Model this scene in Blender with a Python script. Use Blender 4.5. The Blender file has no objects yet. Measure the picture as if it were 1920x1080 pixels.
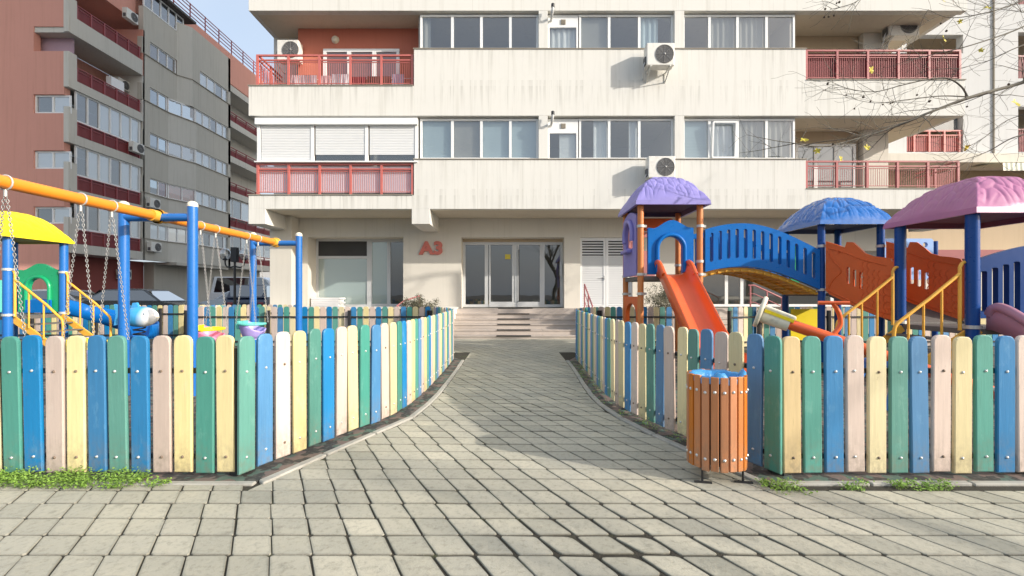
import bpy, math, random
from mathutils import Vector, Matrix, noise
from mathutils.geometry import tessellate_polygon

random.seed(7)
R = math.radians
scene = bpy.context.scene
COL = scene.collection

# ---------------------------------------------------------------- camera
F = 853.0          # focal length in photo pixels (1920 wide)
HZ = 553.0         # horizon row in the photo
CH = 1.15          # camera height
cam_d = bpy.data.cameras.new("camera")
cam_d.sensor_width = 36.0
cam_d.lens = 36.0 * F / 1920.0
cam_d.shift_y = (HZ - 540.0) / 1920.0
cam_d.clip_end = 2000.0
cam_d.clip_start = 0.05
cam = bpy.data.objects.new("camera", cam_d)
cam.location = (0, 0, CH)
cam.rotation_euler = (R(90), 0, 0)
COL.objects.link(cam)
scene.camera = cam

# ---------------------------------------------------------------- light
SUNV = Vector((0.89, -0.45, 0.41)).normalized()      # towards the sun
world = bpy.data.worlds.new("World")
scene.world = world
world.use_nodes = True
wn = world.node_tree
bg = wn.nodes["Background"]
sky = wn.nodes.new("ShaderNodeTexSky")
sky.sky_type = 'NISHITA'
sky.sun_disc = False
sky.sun_elevation = math.asin(SUNV.z)
sky.sun_rotation = math.atan2(SUNV.x, SUNV.y)
sky.air_density = 1.0
sky.dust_density = 5.0
sky.ozone_density = 0.8
# thin even high haze over the whole sky
_tc = wn.nodes.new("ShaderNodeTexCoord")
_nz = wn.nodes.new("ShaderNodeTexNoise"); _nz.inputs['Scale'].default_value = 2.2; _nz.inputs['Detail'].default_value = 6
wn.links.new(_tc.outputs['Generated'], _nz.inputs['Vector'])
_mr = wn.nodes.new("ShaderNodeMapRange"); _mr.inputs[1].default_value = 0.3; _mr.inputs[2].default_value = 0.7
_mr.inputs[3].default_value = 0.5; _mr.inputs[4].default_value = 0.8
wn.links.new(_nz.outputs[0], _mr.inputs[0])
_mx = wn.nodes.new("ShaderNodeMix"); _mx.data_type = 'RGBA'
wn.links.new(_mr.outputs[0], _mx.inputs[0]); wn.links.new(sky.outputs[0], _mx.inputs[6])
_mx.inputs[7].default_value = (2.35, 2.70, 3.15, 1)
wn.links.new(_mx.outputs[2], bg.inputs[0])
bg.inputs[1].default_value = 0.15
sun_d = bpy.data.lights.new("sun", 'SUN')
sun_d.energy = 2.5
sun_d.angle = R(0.6)
sun_d.color = (1.0, 0.93, 0.84)
sun = bpy.data.objects.new("sun", sun_d)
sun.rotation_euler = (-SUNV).to_track_quat('-Z', 'Y').to_euler()
sun.location = (30, -15, 20)
COL.objects.link(sun)
scene.view_settings.view_transform = 'Standard'
scene.view_settings.look = 'None'
scene.view_settings.gamma = 1.0
scene.view_settings.use_curve_mapping = False
scene.view_settings.exposure = 1.07

# ---------------------------------------------------------------- helpers
def P(px, py, d):
    return Vector(((px - 960.0) * d / F, d, CH - (py - HZ) * d / F))

class MB:
    def __init__(self):
        self.v = []; self.f = []; self.m = []; self.s = []
    def add(self, verts, faces, m=0, smooth=False):
        o = len(self.v)
        self.v.extend([tuple(p) for p in verts])
        for f in faces:
            self.f.append([i + o for i in f]); self.m.append(m); self.s.append(smooth)
        return self
    def box(self, x0, x1, y0, y1, z0, z1, m=0):
        v = [(x0,y0,z0),(x1,y0,z0),(x1,y1,z0),(x0,y1,z0),(x0,y0,z1),(x1,y0,z1),(x1,y1,z1),(x0,y1,z1)]
        return self.add(v, [(3,2,1,0),(4,5,6,7),(0,1,5,4),(1,2,6,5),(2,3,7,6),(3,0,4,7)], m)
    def bar(self, a, b, w, h, m=0, up=(0,0,1)):
        a = Vector(a); b = Vector(b); d = (b - a)
        if d.length < 1e-6: return self
        d.normalize(); up = Vector(up)
        if abs(d.dot(up)) > 0.98: up = Vector((0,1,0))
        s = d.cross(up).normalized(); u = s.cross(d).normalized()
        c = [(-1,-1),(1,-1),(1,1),(-1,1)]
        v = [a + s*(x*w/2) + u*(y*h/2) for x,y in c] + [b + s*(x*w/2) + u*(y*h/2) for x,y in c]
        return self.add(v, [(3,2,1,0),(4,5,6,7),(0,1,5,4),(1,2,6,5),(2,3,7,6),(3,0,4,7)], m)
    def tube(self, pts, r, n=8, m=0, caps=True, closed=False, smooth=True):
        pts = [Vector(p) for p in pts]; k = len(pts)
        rs = r if isinstance(r, (list, tuple)) else [r]*k
        o = len(self.v); ref = None; rings = []
        for i in range(k):
            if closed: t = pts[(i+1) % k] - pts[i-1]
            else: t = pts[min(i+1,k-1)] - pts[max(i-1,0)]
            if t.length < 1e-9: t = Vector((0,0,1))
            t.normalize()
            if ref is None:
                ref = Vector((0,0,1)) if abs(t.z) < 0.9 else Vector((1,0,0))
            s = t.cross(ref)
            if s.length < 1e-4: s = t.orthogonal()
            s.normalize(); u = s.cross(t).normalized(); ref = u
            rings.append([pts[i] + (s*math.cos(2*math.pi*j/n) + u*math.sin(2*math.pi*j/n))*rs[i] for j in range(n)])
        vs = [p for rg in rings for p in rg]; fs = []
        for i in range(k if closed else k-1):
            a = i*n; b = ((i+1) % k)*n
            for j in range(n):
                fs.append((a+j, a+(j+1)%n, b+(j+1)%n, b+j))
        self.add(vs, fs, m, smooth)
        if caps and not closed:
            self.add(rings[0], [list(range(n))[::-1]], m)
            self.add(rings[-1], [list(range(n))], m)
        return self
    def lathe(self, prof, n=16, c=(0,0,0), axis='z', m=0, smooth=True):
        vs = []
        for r, h in prof:
            for j in range(n):
                a = 2*math.pi*j/n; x, y = r*math.cos(a), r*math.sin(a)
                p = (x,y,h) if axis == 'z' else ((x,h,y) if axis == 'y' else (h,x,y))
                vs.append((p[0]+c[0], p[1]+c[1], p[2]+c[2]))
        fs = []
        for i in range(len(prof)-1):
            for j in range(n):
                q = (i*n+j, i*n+(j+1)%n, (i+1)*n+(j+1)%n, (i+1)*n+j)
                fs.append(q if axis != 'y' else q[::-1])
        return self.add(vs, fs, m, smooth)
    def panel(self, outer, holes, t, org=(0,0,0), ux=(1,0,0), uz=(0,0,1), m=0, mside=None, mhole=None):
        org = Vector(org); ux = Vector(ux).normalized(); uz = Vector(uz).normalized(); nn = ux.cross(uz).normalized()
        loops = [outer] + list(holes)
        flat = [p for l in loops for p in l]
        tris = tessellate_polygon([[Vector((p[0],p[1],0)) for p in l] for l in loops])
        fr = [org + ux*p[0] + uz*p[1] + nn*(t/2) for p in flat]
        bk = [org + ux*p[0] + uz*p[1] - nn*(t/2) for p in flat]
        def ccw(tr):
            a,b,c = (flat[i] for i in tr)
            return (b[0]-a[0])*(c[1]-a[1])-(b[1]-a[1])*(c[0]-a[0]) > 0
        ft = [tuple(tr) if ccw(tr) else tuple(tr)[::-1] for tr in tris]
        self.add(fr, ft, m); self.add(bk, [t_[::-1] for t_ in ft], m)
        if mside is None: mside = m
        for li, l in enumerate(loops):
            k = len(l)
            area = sum(l[i][0]*l[(i+1)%k][1]-l[(i+1)%k][0]*l[i][1] for i in range(k))
            rev = (area > 0) != (li == 0)
            a = [org + ux*p[0] + uz*p[1] + nn*(t/2) for p in l]
            b = [org + ux*p[0] + uz*p[1] - nn*(t/2) for p in l]
            fs = []
            for i in range(k):
                j = (i+1) % k
                q = (i, k+i, k+j, j)
                fs.append(q[::-1] if rev else q)
            self.add(a+b, fs, (mhole if (li and mhole is not None) else mside))
        return self
    def sweep(self, pts, sec, m=0, smooth=True, up=(0,0,1), caps=True):
        """sec: closed loop of (side, up) points"""
        pts = [Vector(p) for p in pts]; k = len(pts); n = len(sec); up = Vector(up); vs = []
        for i in range(k):
            t = (pts[min(i+1,k-1)] - pts[max(i-1,0)]).normalized()
            s = t.cross(up).normalized(); u = s.cross(t).normalized()
            vs += [pts[i] + s*a + u*b for a, b in sec]
        fs = [(i*n+j, i*n+(j+1)%n, (i+1)*n+(j+1)%n, (i+1)*n+j) for i in range(k-1) for j in range(n)]
        self.add(vs, fs, m, smooth)
        if caps:
            self.add(vs[:n], [list(range(n))[::-1]], m); self.add(vs[-n:], [list(range(n))], m)
        return self
    def mesh(self, name, mats):
        me = bpy.data.meshes.new(name)
        me.from_pydata(self.v, [], self.f)
        for mt in (mats if isinstance(mats, (list, tuple)) else [mats]): me.materials.append(mt)
        me.polygons.foreach_set('material_index', self.m)
        me.polygons.foreach_set('use_smooth', self.s)
        me.update()
        return me

def tag(o, label=None, cat=None, group=None, kind=None):
    if label: o["label"] = label
    if cat: o["category"] = cat
    if group: o["group"] = group
    if kind: o["kind"] = kind
    return o

def obj(name, mb, mats, parent=None, loc=None, bevel=0, seg=2, **kw):
    me = mb.mesh(name, mats) if isinstance(mb, MB) else mb
    o = bpy.data.objects.new(name, me); COL.objects.link(o)
    if parent is not None: o.parent = parent
    if loc is not None: o.location = loc
    if bevel:
        b = o.modifiers.new("bevel", 'BEVEL'); b.width = bevel; b.segments = seg
        b.limit_method = 'ANGLE'; b.angle_limit = R(40)
    return tag(o, **kw)

def thing(name, label, cat, loc=(0,0,0), rz=0, group=None):
    o = bpy.data.objects.new(name, None); COL.objects.link(o)
    o.location = loc; o.rotation_euler = (0,0,rz); o.empty_display_size = 0.2
    return tag(o, label, cat, group)

def copy_tree(o, parent=None):
    c = o.copy(); COL.objects.link(c)
    if parent is not None: c.parent = parent
    for ch in list(o.children): copy_tree(ch, c)
    return c

def rrect(x0, x1, z0, z1, r, n=4):
    out = []
    for cx, cz, a0 in ((x1-r,z0+r,-90),(x1-r,z1-r,0),(x0+r,z1-r,90),(x0+r,z0+r,180)):
        for i in range(n+1):
            a = R(a0 + 90*i/n); out.append((cx + r*math.cos(a), cz + r*math.sin(a)))
    return out

def arch_hole(cx, w, z0, z1, n=12):
    r = w/2; out = [(cx-r, z0), (cx+r, z0)]
    for i in range(n+1):
        a = math.pi*i/n; out.append((cx + r*math.cos(a), z1-r + r*math.sin(a)))
    return out

def smooth_path(pts, n=8):
    pts = [Vector(p) for p in pts]; out = []
    for i in range(len(pts)-1):
        p0 = pts[max(i-1,0)]; p1 = pts[i]; p2 = pts[i+1]; p3 = pts[min(i+2,len(pts)-1)]
        for j in range(n):
            t = j/n
            out.append(0.5*((2*p1) + (p2-p0)*t + (2*p0-5*p1+4*p2-p3)*t*t + (3*p1-p0-3*p2+p3)*t**3))
    out.append(pts[-1]); return out

# ---------------------------------------------------------------- materials
def new_mat(name):
    m = bpy.data.materials.new(name); m.use_nodes = True
    nt = m.node_tree; b = nt.nodes["Principled BSDF"]
    return m, nt, b
def nd(nt, t, **kw):
    n = nt.nodes.new(t)
    for k, v in kw.items(): setattr(n, k, v)
    return n
def lk(nt, a, b): nt.links.new(a, b)
def mixc(nt, fac, a, b, mode='MIX'):
    n = nd(nt, 'ShaderNodeMix', data_type='RGBA', blend_type=mode)
    for sock, val in ((n.inputs[0], fac), (n.inputs[6], a), (n.inputs[7], b)):
        if hasattr(val, 'is_linked'): lk(nt, val, sock)
        elif isinstance(val, (int, float)): sock.default_value = val
        else: sock.default_value = (*val[:3], 1)
    return n.outputs[2]
def math_(nt, op, a, b=None, clamp=False):
    n = nd(nt, 'ShaderNodeMath', operation=op, use_clamp=clamp)
    for i, val in enumerate((a, b)):
        if val is None: continue
        if hasattr(val, 'is_linked'): lk(nt, val, n.inputs[i])
        else: n.inputs[i].default_value = val
    return n.outputs[0]
def coords(nt, world=True, scale=(1,1,1), jitter=False):
    if world: src = nd(nt, 'ShaderNodeNewGeometry').outputs['Position']
    else: src = nd(nt, 'ShaderNodeTexCoord').outputs['Object']
    if jitter:
        oi = nd(nt, 'ShaderNodeObjectInfo')
        mul = nd(nt, 'ShaderNodeVectorMath', operation='SCALE'); mul.inputs[0].default_value = (37.1, 13.7, 23.9)
        lk(nt, oi.outputs['Random'], mul.inputs['Scale'])
        ad = nd(nt, 'ShaderNodeVectorMath', operation='ADD'); lk(nt, src, ad.inputs[0]); lk(nt, mul.outputs[0], ad.inputs[1]); src = ad.outputs[0]
    mp = nd(nt, 'ShaderNodeMapping'); mp.inputs['Scale'].default_value = scale
    lk(nt, src, mp.inputs[0]); return mp.outputs[0]
def noise_(nt, vec, scale, detail=4, rough=0.55):
    n = nd(nt, 'ShaderNodeTexNoise'); n.inputs['Scale'].default_value = scale
    n.inputs['Detail'].default_value = detail; n.inputs['Roughness'].default_value = rough
    lk(nt, vec, n.inputs['Vector']); return n.outputs[0]
def ramp(nt, fac, lo, hi, a=0.0, b=1.0):
    n = nd(nt, 'ShaderNodeMapRange'); n.inputs[1].default_value = lo; n.inputs[2].default_value = hi
    n.inputs[3].default_value = a; n.inputs[4].default_value = b; n.clamp = True
    lk(nt, fac, n.inputs[0]); return n.outputs[0]
def bump(nt, b, h, strength=0.3, dist=0.01):
    n = nd(nt, 'ShaderNodeBump'); n.inputs['Strength'].default_value = strength; n.inputs['Distance'].default_value = dist
    lk(nt, h, n.inputs['Height']); lk(nt, n.outputs[0], b.inputs['Normal'])

def pm(name, col, rough=0.5, var=0.12, scale=3.0, bs=0.0, bscale=60, metal=0.0, world=True, dirt=0.0, dirtcol=(0.12,0.10,0.08), scuff=0.0, coat=0.0, spec=0.5):
    m, nt, b = new_mat(name)
    v = coords(nt, world)
    n1 = noise_(nt, v, scale, 5)
    hi = [min(1, c*(1+var)) for c in col]; lo = [c*(1-var) for c in col]
    c = mixc(nt, n1, lo, hi)
    if dirt:
        n2 = noise_(nt, v, scale*2.3, 7, 0.65)
        c = mixc(nt, math_(nt, 'MULTIPLY', ramp(nt, n2, 0.5, 0.75), dirt), c, dirtcol)
    if scuff:
        n3 = noise_(nt, v, 22, 6, 0.7)
        c = mixc(nt, math_(nt, 'MULTIPLY', ramp(nt, n3, 0.62, 0.72), scuff), c, [min(1, x*0.5+0.35) for x in col])
    lk(nt, c, b.inputs['Base Color'])
    b.inputs['Roughness'].default_value = rough; b.inputs['Metallic'].default_value = metal
    b.inputs['Coat Weight'].default_value = coat; b.inputs['Coat Roughness'].default_value = 0.15
    b.inputs['Specular IOR Level'].default_value = spec
    r = noise_(nt, v, scale*4, 4)
    lk(nt, ramp(nt, r, 0.3, 0.7, max(0.03, rough-0.04), min(1, rough+0.06)), b.inputs['Roughness'])
    if bs:
        bump(nt, b, noise_(nt, v, bscale, 5), bs, 0.01)
    return m

def facade_mat(name, col, stain=0.5, joints=0.0, along='x', sills=()):
    m, nt, b = new_mat(name)
    geo = nd(nt, 'ShaderNodeNewGeometry'); sep = nd(nt, 'ShaderNodeSeparateXYZ'); lk(nt, geo.outputs['Position'], sep.inputs[0])
    v = coords(nt)
    big = noise_(nt, v, 0.55, 6, 0.6)
    c = mixc(nt, big, [x*0.93 for x in col], [min(1, x*1.04) for x in col])
    vs = coords(nt, scale=(5.5,5.5,0.22))
    st = noise_(nt, vs, 1.3, 6, 0.62)
    c = mixc(nt, math_(nt, 'MULTIPLY', ramp(nt, st, 0.52, 0.78), stain), c, [col[0]*0.58, col[1]*0.57, col[2]*0.52])
    vs2 = coords(nt, scale=(14,14,0.12))
    st2 = noise_(nt, vs2, 1.0, 3, 0.5)
    c = mixc(nt, math_(nt, 'MULTIPLY', ramp(nt, st2, 0.64, 0.74), stain*0.7), c, [col[0]*0.5, col[1]*0.48, col[2]*0.42])
    sp = noise_(nt, v, 2.4, 8, 0.7)
    c = mixc(nt, math_(nt, 'MULTIPLY', ramp(nt, sp, 0.55, 0.8), stain*0.5), c, [col[0]*0.7, col[1]*0.7, col[2]*0.66])
    if joints:
        a = math_(nt, 'FRACT', math_(nt, 'MULTIPLY', sep.outputs[0 if along == 'x' else 1], 1/0.66))
        j = math_(nt, 'LESS_THAN', a, 0.022)
        c = mixc(nt, math_(nt, 'MULTIPLY', math_(nt, 'MULTIPLY', j, ramp(nt, sp, 0.4, 0.6)), joints), c, [x*0.55 for x in col])
    for s_ in sills:      # grey runs left by rain below each coping
        below = math_(nt, 'LESS_THAN', sep.outputs[2], s_)
        fade = ramp(nt, sep.outputs[2], s_-0.75, s_, 0.0, 1.0)
        dr = ramp(nt, noise_(nt, coords(nt, scale=(11,11,0.35)), 1.0, 5, 0.65), 0.50, 0.66)
        c = mixc(nt, math_(nt, 'MULTIPLY', math_(nt, 'MULTIPLY', below, fade), math_(nt, 'MULTIPLY', dr, 0.27)), c, [col[0]*0.42, col[1]*0.41, col[2]*0.38])
    lk(nt, c, b.inputs['Base Color']); b.inputs['Roughness'].default_value = 0.88
    b.inputs['Specular IOR Level'].default_value = 0.2
    bump(nt, b, noise_(nt, v, 45, 6, 0.6), 0.25, 0.006)
    return m

def plank_mat(name, col, worn, bare=0.0):
    m, nt, b = new_mat(name)
    v = coords(nt, False, (9,9,0.55), True)
    g = noise_(nt, v, 6.0, 8, 0.65)
    oi = nd(nt, 'ShaderNodeObjectInfo')
    c = mixc(nt, g, [x*0.80 for x in col], [min(1,x*1.16) for x in col])
    hs = nd(nt, 'ShaderNodeHueSaturation'); lk(nt, c, hs.inputs['Color'])
    lk(nt, ramp(nt, oi.outputs['Random'], 0, 1, 0.84, 1.12), hs.inputs['Value'])
    rr = math_(nt, 'FRACT', math_(nt, 'MULTIPLY', oi.outputs['Random'], 17.3))
    lk(nt, ramp(nt, rr, 0, 1, 0.82, 1.1), hs.inputs['Saturation'])
    c = hs.outputs[0]
    v2 = coords(nt, False, (1,1,0.4), True)
    w = noise_(nt, v2, 13, 8, 0.72)
    c = mixc(nt, math_(nt, 'MULTIPLY', ramp(nt, w, 0.56, 0.74), 0.5), c, worn)
    w2 = noise_(nt, coords(nt, False, (26,26,0.8), True), 3, 5, 0.6)
    c = mixc(nt, math_(nt, 'MULTIPLY', ramp(nt, w2, 0.62, 0.7), 0.35 + bare), c, [x*0.62 for x in col])
    w3 = noise_(nt, coords(nt, False, (3,3,1.5), True), 4, 8, 0.75)
    c = mixc(nt, math_(nt, 'MULTIPLY', ramp(nt, w3, 0.64, 0.72), 0.35), c, (0.16,0.14,0.11))
    sz = nd(nt, 'ShaderNodeSeparateXYZ'); tcz = nd(nt, 'ShaderNodeTexCoord'); lk(nt, tcz.outputs['Object'], sz.inputs[0])
    spl = math_(nt, 'MULTIPLY', ramp(nt, sz.outputs[2], 0.02, 0.30, 1.0, 0.0), ramp(nt, noise_(nt, coords(nt, False, (1,1,0.7), True), 26, 7, 0.7), 0.40, 0.66))
    c = mixc(nt, math_(nt, 'MULTIPLY', spl, 0.6), c, (0.20,0.165,0.12))
    chip = noise_(nt, coords(nt, False, (1.4,1.4,0.5), True), 34, 9, 0.78)
    c = mixc(nt, math_(nt, 'MULTIPLY', ramp(nt, chip, 0.66, 0.70), 0.75), c, worn)
    lk(nt, c, b.inputs['Base Color']); b.inputs['Roughness'].default_value = 0.5
    bump(nt, b, g, 0.3, 0.005)
    return m

def glass_mat(name, tint=(0.93,0.96,0.96), refl=1.0, opac=0.0, ocol=(0.05,0.06,0.07)):
    m = bpy.data.materials.new(name); m.use_nodes = True; nt = m.node_tree
    for n in list(nt.nodes): nt.nodes.remove(n)
    out = nd(nt, 'ShaderNodeOutputMaterial')
    tr = nd(nt, 'ShaderNodeBsdfTransparent'); tr.inputs[0].default_value = (*tint, 1)
    df = nd(nt, 'ShaderNodeBsdfDiffuse'); df.inputs[0].default_value = (*ocol, 1)
    m0 = nd(nt, 'ShaderNodeMixShader'); m0.inputs[0].default_value = opac
    lk(nt, tr.outputs[0], m0.inputs[1]); lk(nt, df.outputs[0], m0.inputs[2])
    gl = nd(nt, 'ShaderNodeBsdfGlossy'); gl.inputs['Roughness'].default_value = 0.015
    bp = nd(nt, 'ShaderNodeBump'); bp.inputs['Strength'].default_value = 0.06; bp.inputs['Distance'].default_value = 0.02
    lk(nt, noise_(nt, coords(nt), 1.3, 2), bp.inputs['Height']); lk(nt, bp.outputs[0], gl.inputs['Normal'])
    lw = nd(nt, 'ShaderNodeLayerWeight'); lw.inputs[0].default_value = 0.5
    fac = math_(nt, 'MULTIPLY', math_(nt, 'ADD', math_(nt, 'MULTIPLY', math_(nt, 'POWER', lw.outputs['Facing'], 5.0), 0.9), 0.045), 5.2*refl, True)
    mx = nd(nt, 'ShaderNodeMixShader'); lk(nt, fac, mx.inputs[0]); lk(nt, m0.outputs[0], mx.inputs[1]); lk(nt, gl.outputs[0], mx.inputs[2])
    lk(nt, mx.outputs[0], out.inputs[0])
    return m

MT = {}
MT['facade'] = facade_mat('cream_render', (0.70,0.69,0.645), 0.36, 0.22, 'x', (4.917,7.987,3.92,4.10,6.963,7.127))
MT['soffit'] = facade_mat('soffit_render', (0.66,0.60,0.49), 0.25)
MT['lowerwall'] = facade_mat('lower_wall_render', (0.66,0.625,0.55), 0.22)
MT['salmon'] = facade_mat('salmon_render', (0.54,0.19,0.13), 0.25)
MT['salmon2'] = facade_mat('salmon_render_street', (0.64,0.325,0.26), 0.25)
MT['grey'] = facade_mat('grey_render', (0.52,0.50,0.44), 0.4)
MT['greyl'] = facade_mat('grey_render_light', (0.58,0.565,0.51), 0.4)
MT['wing'] = facade_mat('white_render', (0.60,0.605,0.60), 0.25)
MT['tan'] = facade_mat('tan_render', (0.50,0.40,0.28), 0.2)
MT['pvc'] = pm('white_pvc', (0.78,0.79,0.78), 0.35, 0.05, 2)
MT['alu'] = pm('grey_aluminium', (0.55,0.56,0.56), 0.4, 0.06, 3)
MT['shutter'] = pm('white_shutter', (0.76,0.77,0.77), 0.45, 0.04, 2)
MT['acbody'] = pm('off_white_enamel', (0.72,0.71,0.66), 0.4, 0.06, 4, dirt=0.35, dirtcol=(0.35,0.31,0.25))
MT['acdark'] = pm('grey_fan', (0.10,0.10,0.10), 0.5, 0.1, 8)
MT['acgrill'] = pm('grey_grille', (0.26,0.26,0.26), 0.45, 0.1, 8)
MT['rail'] = pm('red_painted_steel', (0.50,0.14,0.12), 0.45, 0.12, 4, scuff=0.3)
MT['raild'] = pm('dark_red_painted_steel', (0.27,0.055,0.06), 0.5, 0.15, 4)
MT['railpink'] = pm('pink_painted_steel', (0.55,0.20,0.20), 0.4, 0.1, 4)
MT['sill'] = pm('stone_sill', (0.30,0.27,0.22), 0.7, 0.15, 5)
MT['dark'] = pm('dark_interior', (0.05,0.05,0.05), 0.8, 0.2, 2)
MT['room'] = pm('room_wall', (0.40,0.38,0.34), 0.9, 0.1, 1)
MT['curtain'] = pm('white_curtain', (0.62,0.65,0.66), 0.9, 0.1, 3)
MT['curtaing'] = pm('grey_curtain', (0.33,0.33,0.31), 0.9, 0.1, 3)
MT['curtainb'] = pm('pale_blue_blind', (0.42,0.52,0.56), 0.85, 0.08, 2)
MT['curtainr'] = pm('dark_red_curtain', (0.16,0.03,0.04), 0.85, 0.15, 3)
MT['glass'] = glass_mat('window_glass')
MT['glassd'] = glass_mat('door_glass', (0.7,0.72,0.7), 0.8, 0.15, (0.06,0.055,0.045))
MT['glassf'] = glass_mat('frosted_shop_glass', (0.7,0.75,0.75), 0.8, 0.75, (0.42,0.52,0.50))
MT['glassb'] = glass_mat('street_window_glass', (0.55,0.62,0.66), 1.1, 0.35, (0.20,0.24,0.27))
MT['travertine'] = pm('pink_travertine', (0.50,0.435,0.38), 0.6, 0.12, 2.5, 0.1, 30, dirt=0.3, dirtcol=(0.32,0.27,0.22))
MT['strip'] = pm('black_rubber', (0.035,0.035,0.035), 0.8, 0.2, 10)
MT['signred'] = pm('sign_red', (0.58,0.16,0.12), 0.5, 0.1, 8)
MT['black'] = pm('black_steel', (0.022,0.022,0.024), 0.5, 0.2, 8)
MT['bolt'] = pm('zinc_bolt', (0.62,0.62,0.60), 0.35, 0.15, 20, metal=0.6)
MT['boltr'] = pm('rusty_bolt', (0.20,0.15,0.11), 0.6, 0.25, 20, metal=0.3)
WORN = (0.74,0.70,0.60)
MT['p_yellow'] = plank_mat('yellow_plank', (0.72,0.61,0.32), (0.78,0.70,0.48))
MT['p_green'] = plank_mat('green_plank', (0.075,0.29,0.235), (0.22,0.43,0.36))
MT['p_blue'] = plank_mat('blue_plank', (0.030,0.205,0.44), (0.16,0.36,0.54))
MT['p_pink'] = plank_mat('pink_plank', (0.60,0.48,0.41), (0.66,0.58,0.51))
MT['p_wood'] = plank_mat('bare_wood_plank', (0.60,0.44,0.20), (0.50,0.35,0.15), 0.6)
MT['binslat'] = plank_mat('orange_varnish', (0.50,0.15,0.012), (0.36,0.10,0.012))
MT['blue'] = pm('blue_steel', (0.014,0.145,0.47), 0.30, 0.1, 5, scuff=0.12, coat=0.3)
MT['dblue'] = pm('dark_blue_steel', (0.006,0.06,0.25), 0.3, 0.1, 5, scuff=0.06, spec=0.3)
MT['pblue'] = pm('blue_plastic', (0.004,0.135,0.46), 0.3, 0.08, 3, spec=0.22, dirt=0.08)
MT['orange'] = pm('orange_steel', (0.80,0.26,0.02), 0.38, 0.1, 5, scuff=0.25)
MT['porange'] = pm('red_orange_plastic', (0.72,0.115,0.022), 0.32, 0.08, 3, coat=0.25, scuff=0.2)
MT['brick'] = pm('brick_orange_plastic', (0.70,0.13,0.025), 0.42, 0.12, 6, 0.4, 26, spec=0.3)
MT['postorange'] = pm('weathered_orange_steel', (0.58,0.20,0.055), 0.5, 0.14, 5, scuff=0.3)
MT['purple'] = pm('lilac_plastic', (0.25,0.22,0.53), 0.5, 0.1, 3, dirt=0.12)
MT['pink'] = pm('pink_plastic', (0.42,0.15,0.29), 0.4, 0.1, 3, dirt=0.12)
MT['salmonp'] = pm('salmon_plastic', (0.62,0.26,0.24), 0.5, 0.1, 4, 0.4, 40)
MT['roofblue'] = pm('glossy_blue_plastic', (0.004,0.13,0.46), 0.18, 0.08, 3, coat=0.5)
MT['yellowp'] = pm('yellow_plastic', (0.90,0.70,0.012), 0.42, 0.05, 3)
MT['yellow'] = pm('yellow_steel', (0.80,0.42,0.05), 0.42, 0.15, 6, scuff=0.55)
MT['green'] = pm('green_plastic', (0.012,0.36,0.15), 0.3, 0.08, 3, coat=0.3)
MT['deck'] = pm('dark_deck_plate', (0.13,0.12,0.11), 0.6, 0.25, 6, 0.3, 40, scuff=0.5)
MT['zinc'] = pm('zinc_clamp', (0.55,0.55,0.52), 0.4, 0.15, 12, metal=0.3)
MT['chain'] = pm('zinc_chain', (0.36,0.36,0.35), 0.42, 0.25, 30, metal=0.6)
MT['cream'] = pm('cream_plastic', (0.72,0.68,0.54), 0.5, 0.12, 6, dirt=0.35)
MT['white'] = pm('white_paint', (0.80,0.80,0.80), 0.4, 0.05, 3)
MT['lblue'] = pm('light_blue_plastic', (0.06,0.36,0.72), 0.25, 0.08, 3, coat=0.4)
MT['seatpink'] = pm('rose_plastic', (0.80,0.26,0.42), 0.4, 0.06, 3)
MT['seatlilac'] = pm('pale_lilac_plastic', (0.40,0.33,0.72), 0.4, 0.06, 3)
MT['teal'] = pm('teal_plastic', (0.13,0.55,0.48), 0.4, 0.06, 3)
MT['pslide'] = pm('dusty_pink_plastic', (0.42,0.20,0.27), 0.4, 0.08, 3)
MT['bark'] = pm('plane_bark', (0.13,0.12,0.095), 0.85, 0.3, 9, 0.4, 30, dirt=0.5, dirtcol=(0.10,0.09,0.06))
MT['barkd'] = pm('dark_bark', (0.10,0.085,0.065), 0.9, 0.3, 9, 0.4, 30)
MT['seed'] = pm('seed_ball', (0.06,0.045,0.03), 0.9, 0.2, 30)
MT['leaf'] = pm('yellow_leaf', (0.55,0.46,0.04), 0.6, 0.25, 12)
MT['weed'] = pm('weed_leaf', (0.20,0.34,0.05), 0.6, 0.35, 9)
MT['shrub'] = pm('grey_green_leaf', (0.115,0.11,0.07), 0.7, 0.35, 8)
MT['bag'] = pm('blue_bin_liner', (0.06,0.30,0.62), 0.3, 0.1, 12, 0.5, 60)
MT['concrete'] = pm('concrete', (0.40,0.385,0.34), 0.85, 0.14, 5, 0.3, 50, dirt=0.35)
MT['asphalt'] = pm('asphalt', (0.06,0.06,0.058), 0.9, 0.2, 4, 0.3, 80)
MT['roof_dark'] = pm('dark_awning', (0.10,0.09,0.085), 0.8, 0.1, 4)
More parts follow.
